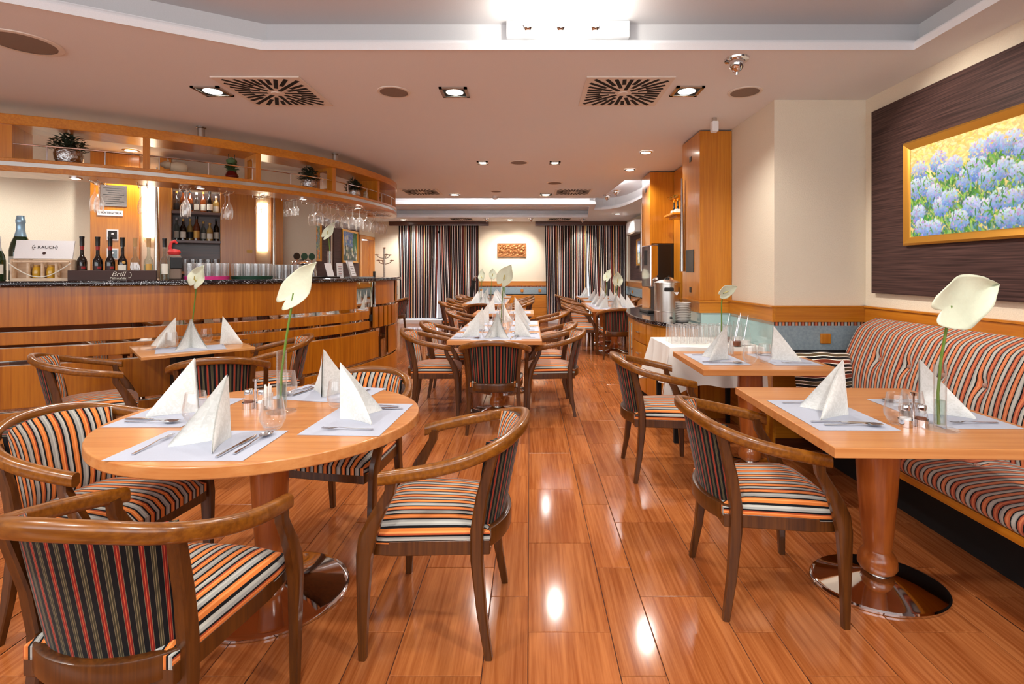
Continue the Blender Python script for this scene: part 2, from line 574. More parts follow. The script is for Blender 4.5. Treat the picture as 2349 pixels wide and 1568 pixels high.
# ------------------------------------------------------------------ the setting
CEIL = 2.67
XR = 2.57          # right wall
XL = -4.1          # wall with the two paintings
YB = 13.5          # back wall
Y0 = -1.6

# floor: grout bed and staggered wide / narrow tiles
floor = struct(MB().span(-8.2, XR + .1, Y0, YB + .25, -.06, -.0035).build('floor', M['grout'], smooth=0), 'wood-look tiled floor of wide and narrow planks')
PER, WIDE, NAR, LEN, GAP = .468, .312, .156, .631, .003
def tile_mesh(w):
    mb = MB(); c = .0015
    a, b = w / 2 - GAP / 2, LEN / 2 - GAP / 2
    vv = [(-a, -b, -.004), (a, -b, -.004), (a, b, -.004), (-a, b, -.004), (-a, -b, -c), (a, -b, -c), (a, b, -c), (-a, b, -c), (-a + c, -b + c, 0), (a - c, -b + c, 0), (a - c, b - c, 0), (-a + c, b - c, 0)]
    ff = [(8, 9, 10, 11)]
    for i in range(4):
        j = (i + 1) % 4
        ff += [(i, j, 4 + j, 4 + i), (4 + i, 4 + j, 8 + j, 8 + i)]
    mb.add(vv, ff)
    return mb
tw, tn = tile_mesh(WIDE).mesh('floor_tile', M['tile'], 0), tile_mesh(NAR).mesh('floor_tile', M['tile'], 0)
spots = []
for k in range(-34, 12):
    for half in (0, 1):
        col = 2 * k + half
        x0 = -.006 + k * PER + (WIDE if half else 0)
        w = NAR if half else WIDE
        cx = x0 + w / 2
        if cx < -8 or cx > XR:
            continue
        yo = 1.925 - .2103 * col
        y = yo - math.floor((yo - Y0) / LEN) * LEN
        while y < YB + .2:
            spots.append((cx, y + LEN / 2, w))
            y += LEN
def in_view(x, y):
    if y < 1.5:
        return False
    px = 1215 + x * 1170 / y
    return -150 < px < 2500
vis = sorted([s for s in spots if in_view(s[0], s[1])], key=lambda s: s[1])
near = vis[:300]
nset = set(near)
for (x, y, w) in near:
    o = bpy.data.objects.new('floor_tile', tw if w == WIDE else tn)
    COL.objects.link(o)
    o.parent = floor
    o.location = (x, y, random.uniform(-.0004, .0002))
rest = MB()
for (x, y, w) in spots:
    if (x, y, w) not in nset:
        a, b = w / 2 - GAP / 2, LEN / 2 - GAP / 2
        rest.add([(x - a, y - b, 0), (x + a, y - b, 0), (x + a, y + b, 0), (x - a, y + b, 0)], [(0, 1, 2, 3)])
ro = rest.build('floor_tile_field', M['tile'], floor, smooth=0)
ro['kind'] = 'stuff'

# ceiling with three recessed trays
def offset_poly(poly, d):
    """move a counter-clockwise polygon outwards by d"""
    n = len(poly); out = []
    for i in range(n):
        p0, p1, p2 = Vector(poly[i - 1]), Vector(poly[i]), Vector(poly[(i + 1) % n])
        e1 = (p1 - p0).normalized(); e2 = (p2 - p1).normalized()
        n1 = Vector((e1.y, -e1.x)); n2 = Vector((e2.y, -e2.x))
        bis = (n1 + n2)
        if bis.length < 1e-6:
            bis = n1
        bis.normalize()
        out.append(tuple(p1 + bis * (d / max(.3, bis.dot(n1)))))
    return out
TRAY1 = [(-4.4, -1.2), (2.26, -1.2), (2.26, 3.0), (-1.58, 3.0), (-2.49, 2.5), (-4.4, 1.45)]
TRAY2 = [(-2.62, 9.1), (1.29, 9.1), (1.36, 7.3), (2.2, 7.3), (2.2, 8.5), (1.99, 8.95), (1.955, 9.5), (1.91, 9.95), (1.84, 10.35), (1.70, 10.62), (1.52, 10.76), (1.36, 10.8), (1.29, 9.9), (-2.62, 9.9)]
TRAY3 = [(-3.35, 10.28), (1.2, 10.28), (1.40, 12.3), (-3.35, 12.3)]
outer = [(-8.2, Y0), (XR + .1, Y0), (XR + .1, YB + .25), (-8.2, YB + .25)]
loops = [outer, TRAY1, TRAY2, TRAY3]
tri = geometry.tessellate_polygon([[Vector((p[0], p[1], 0)) for p in l] for l in loops])
flat = [p for l in loops for p in l]
ceil = struct(MB().add([(p[0], p[1], CEIL) for p in flat], [tuple(t) for t in tri]).build('ceiling', M['ceiling'], smooth=0), 'pinkish cream ceiling with recessed trays')
def ring(name, poly, prof, mat, parent, top=None):
    mb = MB(); n = len(poly); vv = []; ff = []
    for d, z in prof:
        vv += [(p[0], p[1], z) for p in offset_poly(poly, d)]
    for i in range(len(prof) - 1):
        for j in range(n):
            ff.append((i * n + j, i * n + (j + 1) % n, (i + 1) * n + (j + 1) % n, (i + 1) * n + j))
    mb.add(vv, ff)
    if top is not None:
        q = offset_poly(poly, top[0])
        t = geometry.tessellate_polygon([[Vector((p[0], p[1], 0)) for p in q]])
        mb.add([(p[0], p[1], top[1]) for p in q], [tuple(x) for x in t])
    return mb.build(name, mat, parent, smooth=0)
for poly, h in ((TRAY1, .20), (TRAY2, .24), (TRAY3, .17)):
    ring('cornice', poly, [(.004, CEIL - .008), (0, CEIL - .008), (0, CEIL + .032), (.012, CEIL + .034), (.014, CEIL + .046), (.028, CEIL + .050), (.034, CEIL + .062), (.05, CEIL + .064), (.05, CEIL + .072), (.12, CEIL + .072)], M['cornice'], ceil)
    ring('tray_lining', poly, [(.12, CEIL + .07), (.12, CEIL + h)], M['tray'] if h < .22 else M['white'], ceil, (.12, CEIL + h))
# cove tubes lying on the ledges of the lit far tray
for x0, x1, y, rz in ((-2.5, 1.2, 9.02, 0), ):
    MB().span(x0, x1, y - .015, y + .015, CEIL + .075, CEIL + .10).build('cove_tube', M['cove'], ceil)
MB().span(1.24, 1.27, 7.4, 9.0, CEIL + .075, CEIL + .10).build('cove_tube', M['cove'], ceil)
MB().span(1.45, 2.15, 7.205, 7.235, CEIL + .075, CEIL + .10).build('cove_tube', M['cove'], ceil)
for loc, sx, sy, pw in (((-.6, 9.05, CEIL + .12), 3.4, .05, 90), ((1.26, 8.2, CEIL + .12), .05, 1.5, 60), ((-1.0, 10.2, CEIL + .12), 3.8, .05, 45)):  # last one: fill light added to the third tray, which has no tube
    l = bpy.data.lights.new('cove_light', 'AREA'); l.shape = 'RECTANGLE'; l.size = sx; l.size_y = sy; l.energy = pw; l.color = (1, .97, .94)
    lo = bpy.data.objects.new('cove_light', l); COL.objects.link(lo); lo.location = loc; lo.rotation_euler = (PI, 0, 0); lo.parent = ceil

# walls
def wall(name, boxes, mat, label):
    mb = MB()
    for b in boxes:
        mb.span(*b)
    return struct(mb.build(name, mat, smooth=0), label)
wall('wall_right', [(XR, XR + .1, Y0, YB, 0, CEIL)], M['wall'], 'cream textured wall beside the striped bench')
WIN = [(-3.36, -1.42), (.50, 2.46)]
wz = 2.45
wall('wall_back', [(-4.3, WIN[0][0], YB, YB + .2, 0, CEIL), (WIN[0][1], WIN[1][0], YB, YB + .2, 0, CEIL), (WIN[1][1], XR + .1, YB, YB + .2, 0, CEIL),
                   (WIN[0][0], WIN[0][1], YB, YB + .2, wz, CEIL), (WIN[1][0], WIN[1][1], YB, YB + .2, wz, CEIL)], M['wall'], 'cream back wall between the curtained windows')
wl = wall('wall_left', [(XL - .1, XL, 6.2, 12.35, 0, CEIL), (XL - .1, XL, 13.35, YB, 0, CEIL), (XL - .1, XL, 12.35, 13.35, 2.2, CEIL)], M['wall'], 'side wall behind the bar with the framed paintings')
# pier that carries the near wood column
PX, PY0, PY1 = 1.87, 3.90, 4.70
wall('wall_pier', [(PX, XR, PY0, PY1 + .5, 0, CEIL)], M['wall'], 'cream textured pier beside the buffet')
# windows behind the curtains
for i, (a, b) in enumerate(WIN):
    w = MB()
    for x0, x1, z0, z1 in ((a, a + .06, .1, wz), (b - .06, b, .1, wz), ((a + b) / 2 - .06, (a + b) / 2 + .06, .1, wz), (a, b, .04, .12), (a, b, wz - .08, wz)):
        w.span(x0, x1, YB + .10, YB + .16, z0, z1)
    wo = struct(w.build('window_%d' % (i + 1), M['white'], smooth=0), 'white glazed door behind the curtains')
    MB().span(a + .06, (a + b) / 2 - .06, YB + .125, YB + .13, .12, wz - .08).build('pane', M['pane'], wo)
    MB().span((a + b) / 2 + .06, b - .06, YB + .125, YB + .13, .12, wz - .08).build('pane', M['pane'], wo)
    MB().span(a - .02, b + .02, YB - .28, YB + .1, 0, .10).build('threshold', M['white'], wo, bevel=.006)
# wainscot: band, slate panels, lower boards, wooden knobs
def wain(name, x0, x1, y0, y1, n, squares, label):
    """panelling along a wall; n = outward direction ('-x','-y')"""
    root = bpy.data.objects.new(name, None); COL.objects.link(root); struct(root, label)
    def slab(nm, z0, z1, t, mat, bev=.003):
        if n == '-y':
            return MB().span(x0, x1, y0 - t, y0 - .001, z0, z1).build(nm, mat, root, bevel=bev)
        return MB().span(x0 - t, x0 - .001, y0, y1, z0, z1).build(nm, mat, root, bevel=bev)
    hw = M['veneer_x'] if n == '-y' else M['veneer_h']
    slab('wood_band', .975, 1.085, .03, hw)
    slab('cap_moulding', 1.085, 1.10, .04, hw)
    slab('dark_strip', .945, .975, .012, M['bench'], 0)
    slab('slate_panel', .76, .945, .018, M['slate'])
    slab('dark_strip', .735, .76, .012, M['matt_black'], 0)
    slab('lower_board', .40, .735, .02, hw)
    slab('lower_board', .09, .395, .02, hw)
    slab('skirting', 0, .09, .024, M['dark_wood'])
    for q in squares:
        c = (q, y0 - .03, .85) if n == '-y' else (x0 - .03, q, .85)
        MB().box(c, (.075, .026, .075) if n == '-y' else (.026, .075, .075)).build('wooden_knob', M['veneer'], root, bevel=.006)
    return root
wain('trim_1', -1.40, .48, YB, 0, '-y', (-1.27, -.20, .27), 'orange wood and slate wainscot between the curtains')
wain('trim_2', -4.05, -3.5, YB, 0, '-y', (), 'orange wainscot in the corner behind the bar end')
wain('trim_3', PX - .002, XR, PY0, 0, '-y', (2.245,), 'orange wood band over slate panel on the pier')
wain('trim_4', XR, 0, Y0, PY0, '-x', (), 'orange wood band on the wall above the striped bench')
wain('trim_5', XR, 0, 7.2, YB, '-x', (12.6,), 'orange wainscot on the far wall by the air conditioner')
t6 = bpy.data.objects.new('trim_6', None); COL.objects.link(t6); struct(t6, 'orange wood band round the pier over teal glass')
MB().span(PX - .03, PX - .001, PY0 - .03, PY1, .975, 1.085).build('wood_band', M['veneer_h'], t6, bevel=.003)
MB().span(PX - .04, PX - .001, PY0 - .04, PY1, 1.085, 1.10).build('cap_moulding', M['veneer_h'], t6, bevel=.003)
MB().span(PX - .016, PX - .001, PY0, PY1, .72, .95).build('glass_panel', M['teal_glass'], t6)
MB().span(PX - .02, PX - .001, PY0 - .02, PY1, 0, .70).build('lower_board', M['veneer_h'], t6)

# wall behind the bar, slanting like the counter
BO = Vector((-5.9, 4.9, 0)); BU = Vector((.8463, .5328, 0)); BA = math.atan2(BU.y, BU.x)
wb = struct(MB().span(-2.9, 3.19, 0, .12, 0, CEIL).build('wall_bar', M['wall'], None, BO, BA, smooth=0), 'cream wall behind the bar counter')
MB().span(3.19, 3.6, 0, .9, 0, CEIL).build('wall_return', M['wall'], wb, smooth=0)
struct(MB().span(-7.6, -7.5, Y0, 4.6, 0, CEIL).build('wall_side', M['wall'], smooth=0), 'added cream side wall beyond the bar, out of view')  # unseen wall, added to stop light leaking in from the left
# unseen rear, added: dark parapet for the mirror slots, window band for fill light
rw = MB().span(-7.5, XR, Y0 - .12, Y0, 0.94, 1.0).span(-7.5, XR, Y0 - .12, Y0, 2.5, CEIL)
for x in (-7.45, -5.5, -3.5, -1.5, .5, 2.45):
    rw.span(x - .06, x + .06, Y0 - .1, Y0 - .02, 1.0, 2.5)
rw = struct(rw.build('wall_rear', M['white'], smooth=0), 'added white window band at the unseen rear of the room')
MB().span(-7.5, XR, Y0 - .12, Y0, 0, .94).build('wainscot', M['dark_wood'], rw, smooth=0)  # dark so that the bar's mirror slots reflect something dark
# door in the wall behind the bar
d1 = bpy.data.objects.new('door_1', None); COL.objects.link(d1); struct(d1, 'orange wooden door frame beyond the dark panel')
MB().span(XL - .11, XL + .03, 12.28, 12.38, 0, 2.25).span(XL - .11, XL + .03, 13.32, 13.42, 0, 2.25).span(XL - .11, XL + .03, 12.38, 13.32, 2.17, 2.25).build('door_frame', M['veneer'], d1, bevel=.004)
MB().span(XL - .95, XL - .11, 13.28, 13.32, 0.01, 2.16).build('door_leaf', M['veneer'], d1, bevel=.004)
MB().span(XL - 1.05, XL - 1.0, 12.0, 13.5, 0, CEIL).build('passage_wall', M['white'], d1, smooth=0)

# ------------------------------------------------------------------ things in the ceiling
def downlight(x, y, where, square=True, power=DOWN_W, lit=True, size=.17, label=None):
    t = thing('downlight', label or ('%s recessed downlight in the ceiling %s' % ('square' if square else 'round', where)), 'downlight', (x, y, CEIL), 0, 'ceiling downlights')
    s = size / 2
    if square:
        mb = MB()
        for a, b, c, d in ((-s, s, -s, -s + .022), (-s, s, s - .022, s), (-s, -s + .022, -s, s), (s - .022, s, -s, s)):
            mb.span(a, b, c, d, -.012, -.001)
        mb.build('frame', M['steel'], t)
        MB().span(-s + .022, s - .022, -s + .022, s - .022, -.006, -.002).build('reflector', M['matt_black'], t)
        r = s * .62
    else:
        r = s * .7
        MB().lathe([(s, -.002), (s, -.008), (r, -.012), (r * .98, -.004)], 24).build('frame', M['chrome'], t)
    MB().lathe([(.0005, -.014), (r * .6, -.013), (r, -.007)], 20).build('lens', M['lamp'], t)
    if lit and power > 0:
        l = bpy.data.lights.new('downlight_beam', 'SPOT'); l.energy = power; l.color = LAMP; l.spot_size = math.radians(140); l.spot_blend = .7; l.shadow_soft_size = .03
        lo = bpy.data.objects.new('downlight_beam', l); COL.objects.link(lo); lo.parent = t; lo.location = (0, 0, -.03)
    return t
for x, y, w, sq, sz in ((-2.30, 3.70, 'next to the air vent near the bar', True, .2), (-.547, 3.72, 'between the two near air vents', True, .2), (1.14, 3.70, 'beside the air vent near the pier', True, .2),
                        (-.566, 6.13, 'over the centre tables on the bar side', True, .13), (.304, 6.13, 'over the centre tables on the aisle side', True, .13),
                        (1.276, 5.59, 'in front of the tall wood column', False, .14), (1.287, 6.55, 'before the second wood column', False, .14),
                        (-1.28, 8.7, 'beside the far air vent near the bar end', False, .2), (.275, 8.7, 'beside the far vent of the aisle', True, .2),
                        (-.50, 12.9, 'lighting the bronze relief', False, .2), (-3.2, 12.9, 'in the far corner over the coat stand', False, .2),
                        (-3.0, 1.6, 'above the near corner by the bar', True, .2)):
    downlight(x, y, w, sq, size=sz, power=DOWN_W * (1.7 if y > 8 else 1.15 if y > 5 else 1.0))
downlight(-4.3, 5.5, 'behind the bar shelf', False, size=.16)
downlight(-5.1, 4.5, 'added out of view behind the bar shelf end', False, size=.16)  # added to brighten the cream wall behind the bar
downlight(-3.7, 7.9, 'beyond the bar shelf by the painted panel', False, size=.16)
downlight(2.0, 11.6, 'over the far window tables', False, size=.16, power=DOWN_W * 1.5)

def eyeball(x, y, aim, where, lit=True, power=SPOT_W):
    t = thing('eyeball_spot', 'chrome swivel ceiling spot %s' % where, 'spotlight', (x, y, CEIL), 0, 'swivel ceiling spots')
    MB().lathe([(.075, -.001), (.072, -.012), (.05, -.018), (.045, -.01)], 24).build('ring', M['chrome'], t)
    MB().lathe([(.045, -.005), (.047, -.03), (.04, -.055), (.026, -.075), (.012, -.085), (.008, -.10), (.001, -.103)], 24).build('ball', M['chrome'], t)
    if lit:
        l = bpy.data.lights.new('spot_beam', 'SPOT'); l.energy = power; l.color = (1, .9, .78); l.spot_size = math.radians(70); l.spot_blend = .6; l.shadow_soft_size = .03
        lo = bpy.data.objects.new('spot_beam', l); COL.objects.link(lo); lo.parent = t; lo.location = (0, 0, -.11)
        v = Vector(aim) - Vector((x, y, CEIL - .11))
        lo.rotation_euler = v.to_track_quat('-Z', 'Y').to_euler()
    return t
eyeball(1.278, 3.147, (2.54, 3.0, 1.9), 'aimed at the hydrangea painting')
eyeball(1.40, 8.28, (XR, 9.2, 1.8), 'at the edge of the lit tray', False)
eyeball(1.33, 9.0 + .02 - .25, (XR, 9.2, 1.8), 'at the corner of the lit tray', False)
eyeball(-1.06, 12.55, (-.9, YB, 1.8), 'beside the far vent before the curtain', True, 30)
eyeball(.03, 12.55, (-.3, YB, 1.8), 'above the bronze relief', True, 40)
eyeball(1.32, 12.75, (1.4, YB, 1.8), 'in front of the far curtain rail', True, 30)

def speaker(x, y, where, r=.10):
    t = thing('ceiling_speaker', 'round flush ceiling speaker %s' % where, 'speaker', (x, y, CEIL), 0, 'ceiling speakers')
    MB().lathe([(r * 1.2, -.001), (r * 1.18, -.007), (r, -.008)], 32).build('rim', M['vent'], t)
    MB().lathe([(r, -.006), (r * .5, -.009), (.001, -.010)], 32).build('mesh_grille', M['grille'], t)
speaker(-2.9, 2.92, 'at the corner of the near tray', .15)
speaker(-.99, 3.72, 'near the vent on the bar side'); speaker(1.57, 3.72, 'near the pier')
speaker(-.13, 6.13, 'between the two small square lights'); speaker(.37, 7.55, 'over the aisle in mid room'); speaker(-.55, 8.35, 'just before the far lit tray', .08)
speaker(-2.4, 12.45, 'in the far ceiling strip by the curtain', .09)

slot_me = MB().box((.5, 0, 0), (1, 1, 1)).mesh('slot', M['matt_black'], 0)
def vent(x, y, where, fine=True):
    t = thing('air_vent', 'square swirl ceiling vent %s' % where, 'vent', (x, y, CEIL), 0, 'swirl ceiling vents')
    MB().box((0, 0, -.006), (.60, .60, .010)).build('plate', M['vent'], t, bevel=.002)
    MB().lathe([(.035, -.011), (.033, -.016), (.001, -.017)], 16).build('hub', M['vent'], t)
    mb = MB()
    for k in range(32):
        a = 2 * PI * k / 32 + .05
        r1 = .265 / max(abs(math.cos(a)), abs(math.sin(a)))
        r0 = .06 if k % 4 == 0 else (.17 if k % 2 else .105)
        if fine:
            o = bpy.data.objects.new('slot', slot_me); COL.objects.link(o); o.parent = t
            o.location = (r0 * math.cos(a), r0 * math.sin(a), -.0115); o.rotation_euler = (0, 0, a); o.scale = (r1 - r0, .027, .002)
        else:
            rm = (r0 + r1) / 2
            mb.box((rm * math.cos(a), rm * math.sin(a), -.0115), (r1 - r0, .027, .002), a)
    if not fine:
        mb.build('slots', M['matt_black'], t, smooth=0)['kind'] = 'stuff'
vent(-1.848, 3.72, 'nearest the bar'); vent(.683, 3.72, 'nearest the tall wood column')
vent(-1.78, 8.38, 'beyond the bar shelf', False); vent(.71, 8.38, 'before the far lit tray on the aisle side', False)
vent(-1.70, 12.75, 'by the far curtain on the bar side', False); vent(.75, 12.75, 'by the far curtain on the window side', False)
# smoke detector and sensor
t = thing('smoke_detector', 'white smoke detector on the ceiling before the far tray', 'detector', (-.60, 8.86, CEIL))
MB().lathe([(.055, 0), (.055, -.02), (.05, -.03)], 20).build('base', M['white'], t)
MB().lathe([(.04, -.028), (.042, -.05), (.03, -.062), (.001, -.064)], 20).build('chamber', M['white'], t)
t = thing('motion_sensor', 'small white sensor hanging beside the tall wood column', 'sensor', (1.58, 4.36, CEIL))
MB().lathe([(.02, 0), (.02, -.03), (.001, -.031)], 16).build('mount', M['steel'], t)
MB().box((0, 0, -.075), (.055, .06, .09)).build('housing', M['white'], t, bevel=.008)
# three-lamp fitting in the near tray
t = thing('tray_lamp', 'white fitting with three bright lamps in the near ceiling tray', 'lamp', (.18, 3.0, CEIL + .085))
MB().box((.05, .08, .06), (.74, .04, .10)).build('back_box', M['white'], t, bevel=.004)
for k, x in enumerate((-.19, 0, .20)):
    p = MB().lathe([(.02, 0), (.028, .012), (.034, .03), (.03, .046)], 16, (x, -.03, 0)).build('lamp_holder', M['chrome'], t)
    MB().lathe([(.001, -.012), (.02, -.004), (.029, .014), (.026, .034), (.012, .048), (.001, .05)], 16, (x, -.06, .022)).build('bulb', M['lamp'], p)
    l = bpy.data.lights.new('bulb_light', 'POINT'); l.energy = 4.5; l.color = (1, .94, .84); l.shadow_soft_size = .03
    lo = bpy.data.objects.new('bulb_light', l); COL.objects.link(lo); lo.parent = t; lo.location = (x, -.13, .05)
# added lamps, unseen above the viewpoint, keep the near half of the room lit
for x, y, w in ((-.4, .4, 'in the near tray above the aisle'), (1.3, .6, 'in the near tray above the bench side'), (-2.2, .5, 'in the near tray above the bar side')):
    t = thing('tray_lamp', 'added unseen tray lamp %s' % w, 'lamp', (x, y, CEIL + .2))
    MB().lathe([(.09, 0), (.09, -.02), (.085, -.03)], 24).build('back_box', M['white'], t)
    MB().lathe([(.08, -.03), (.06, -.045), (.001, -.05)], 24).build('bulb', M['lamp'], t)
    l = bpy.data.lights.new('bulb_light', 'SPOT'); l.energy = 90; l.color = LAMP; l.shadow_soft_size = .08; l.spot_size = 2.6; l.spot_blend = .6
    lo = bpy.data.objects.new('bulb_light', l); COL.objects.link(lo); lo.parent = t; lo.location = (0, 0, -.12)
# ------------------------------------------------------------------ chairs
def make_chair():
    t = thing('tub_chair', 'x', 'chair', (0, 0, 0), 0, 'striped wooden tub chairs')
    half = [(-.272, .168, .640), (-.292, .07, .664), (-.296, -.04, .688), (-.274, -.145, .714), (-.212, -.243, .746), (-.112, -.298, .772), (0, -.314, .780)]
    pts = half + [(-x, y, z) for x, y, z in half[-2::-1]]
    rail = catmull(pts, 5)
    sec = rrect(-.019, .019, -.024, .024, .015, 3)
    MB().sweep([tuple(p) for p in rail], sec).build('arm_rail', M['chair'], t)
    for s in (-1, 1):
        MB().limb([(s * .258, .236, 0), (s * .262, .232, .22), (s * .266, .226, .37), (s * .268, .214, .43), (s * .271, .186, .50), (s * .274, .152, .56), (s * .276, .130, .60), (s * .276, .126, .645)],
                  [(.026, .026), (.032, .040), (.034, .054), (.034, .060), (.034, .048), (.033, .038), (.032, .036), (.032, .040)]).build('leg', M['leg'], t)
        MB().limb([(s * .222, -.205, 0), (s * .212, -.178, .16), (s * .204, -.160, .34), (s * .203, -.160, .44), (s * .208, -.178, .56), (s * .222, -.222, .725)],
                  [(.026, .026), (.032, .034), (.036, .044), (.036, .046), (.034, .042), (.032, .036)]).build('leg', M['leg'], t)
    # seat
    def outline(s_, tt):
        y = -.205 + .455 * tt
        w = .198 + .052 * tt
        if tt > .8:
            w -= .02 * ((tt - .8) / .2) ** 2
        return s_ * w, y
    def top(i, j):
        s_ = 2 * i - 1
        x, y = outline(s_, j)
        e = (1 - abs(s_) ** 3.4) * (1 - abs(2 * j - 1) ** 4)
        return (x, y + .012 * (1 - s_ * s_) * (1 if j > .5 else 0) * j, .428 + .054 * e ** .6)
    def rim(i, j):
        a = i * 4
        k = int(a) % 4; f = a - int(a)
        s_, tt = ((-1 + 2 * f, 0), (1, f), (1 - 2 * f, 1), (-1, 1 - f))[k]
        x, y = outline(s_, tt)
        return (x * 1.0, y + .012 * (1 - s_ * s_) * (1 if tt > .5 else 0), .395 + .033 * j)
    mb = MB().grid(top, 16, 14, 0, lambda i, j: ((2 * i - 1) * .225 + .02, j))
    def rim_uv(i, j):
        a = i * 4
        k = int(a) % 4; f = a - int(a)
        s_ = (-1 + 2 * f, 1, 1 - 2 * f, -1)[k]
        return (s_ * (.225 + (.034 * (1 - j) if k in (1, 3) else 0)) + .02, j)
    for k in range(4):
        mb.grid(lambda i, j, k=k: rim(min((k + i * .9999) / 4, .99999), j), 10, 1, 0, lambda i, j, k=k: rim_uv(min((k + i * .9999) / 4, .99999), j))
    mb.build('seat_cushion', M['seat_in'], t, smooth=60)
    pl = [outline(s_, 0) for s_ in (-1, 0, 1)] + [outline(1, k / 4) for k in range(1, 5)] + [outline(s_, 1) for s_ in (.5, 0, -.5)] + [outline(-1, k / 4) for k in (4, 3, 2, 1)]
    pl = [(x * 1.01, y) for x, y in pl]
    MB().prism(pl, .352, .405).build('seat_frame', M['leg'], t, bevel=.004)
    # upholstered back between the posts
    A = 1.16
    def shell(u, v, inner):
        th = (2 * u - 1) * A
        xw = .186 + .022 * v
        yb = -.158 - .052 * v
        dp = .075 + .018 * v
        x = xw * math.sin(th) / math.sin(A)
        y = yb - dp * (math.cos(th) - math.cos(A)) / (1 - math.cos(A))
        zt = .742 + .030 * math.cos(th)
        z = .425 + (zt - .425) * v
        if inner:
            e = (1 - abs(2 * u - 1) ** 4) * (1 - abs(2 * v - 1) ** 4)
            y += .018 + .034 * e
            x *= .985
        return (x, y, z)
    mb = MB()
    mb.grid(lambda u, v: shell(u, v, False), 24, 10, 1, lambda u, v: ((u - .5) * .46, v))
    mb.grid(lambda u, v: shell(u, v, True), 24, 10, 0, lambda u, v: ((u - .5) * .44, v), True)
    for vv in (0, 1):
        mb.grid(lambda u, v, q=vv: tuple(Vector(shell(u, q, False)).lerp(Vector(shell(u, q, True)), v)), 24, 1, 1, lambda u, v: ((u - .5) * .46, v))
    for uu in (0, 1):
        mb.grid(lambda u, v, q=uu: tuple(Vector(shell(q, u, False)).lerp(Vector(shell(q, u, True)), v)), 10, 1, 1, lambda u, v: (.0, v))
    mb.build('backrest', [M['seat_in'], M['seat_out']], t, smooth=60)
    ap = [shell(i / 20, 0, False) for i in range(21)]
    MB().sweep([(p[0], p[1] + .004, .40) for p in ap], rrect(-.028, .008, -.032, .034, .006, 2)).build('back_apron', M['leg'], t)
    return t
chair0 = make_chair()
used = [False]
def chair(x, y, fx, fy, label):
    rz = math.atan2(fy, fx) - PI / 2
    if not used[0]:
        used[0] = True
        chair0.location = (x, y, 0); chair0.rotation_euler = (0, 0, rz); chair0['label'] = label
        return chair0
    return copy_tree(chair0, (x, y, 0), rz, label)
chair(-1.045, 1.456, .086, .996, 'striped tub chair with its dark red striped back to the viewer at the oval table')
chair(-1.70, 2.05, .99, -.12, 'striped tub chair at the left end of the oval table, cut by the frame')
chair(-.33, 2.03, -.997, .08, 'striped tub chair on the aisle side of the oval table, seen from the side')
chair(-.96, 2.70, -.2, -.98, 'striped tub chair behind the oval table, half hidden by it')
chair(-3.12, 3.64, .78, .63, 'striped tub chair at the left of the small table by the bar')
chair(-2.18, 3.60, -.4, .917, 'striped tub chair with its back to the viewer at the small bar-side table')
chair(-2.24, 4.44, -.88, -.46, 'striped tub chair between the small bar-side table and the bar')
chair(.975, 2.21, 1, -.02, 'striped tub chair at the near bench table, its back to the aisle')
chair(.885, 3.5, 1, 0, 'striped tub chair at the far bench table next to the white cloth')
chair(-.30, 4.46 - .02, 0, 1, 'striped tub chair at the head of the long centre table, back to viewer')
chair(-.93, 5.0, .99, .1, 'nearest striped tub chair on the bar side of the long centre table')
chair(-.90, 5.74, .99, .05, 'second striped tub chair on the bar side of the long centre table')
chair(.22, 5.0, -1, 0, 'nearest striped tub chair on the aisle side of the long centre table')
chair(.20, 5.68, -1, 0, 'second striped tub chair on the aisle side of the long centre table')
chair(.26, 7.45, -1, 0, 'striped tub chair on the aisle side of the middle centre table')
chair(-.92, 7.55, 1, 0, 'striped tub chair on the bar side of the middle centre table')
chair(-1.42, 9.75, 1, .05, 'nearest tub chair on the curtain side of the far centre tables')
chair(-1.42, 10.75, 1, 0, 'second tub chair on the curtain side of the far centre tables')
chair(-1.40, 11.85, 1, 0, 'third tub chair on the curtain side of the far centre tables')
chair(-1.40, 12.55, 1, 0, 'last tub chair on the curtain side of the far centre tables')
chair(-.86, 9.24, 0, 1, 'tub chair at the head of the far centre tables, back to viewer')
chair(-.24, 9.85, -1, 0, 'nearest tub chair on the wainscot side of the far centre tables')
chair(-.22, 10.85, -1, 0, 'second tub chair on the wainscot side of the far centre tables')
chair(-.22, 12.1, -1, 0, 'last tub chair on the wainscot side of the far centre tables')
chair(.86, 8.60, 1, 0, 'nearest tub chair on the aisle side of the window tables')
chair(.90, 9.42, 1, 0, 'second tub chair on the aisle side of the window tables')
chair(.97, 10.75, 1, 0, 'third tub chair on the aisle side of the window tables')
chair(.95, 12.5, 1, 0, 'last tub chair on the aisle side of the window tables')
chair(1.36, 8.06, 0, 1, 'dark tub chair at the head of the window tables beside the buffet')
chair(2.06, 9.5, -1, 0, 'nearest tub chair on the wall side of the window tables')
chair(2.06, 11.1, -1, 0, 'second tub chair on the wall side of the window tables')
chair(-2.95, 11.0, -1, .25, 'lone tub chair standing behind the bar end by the curtain')

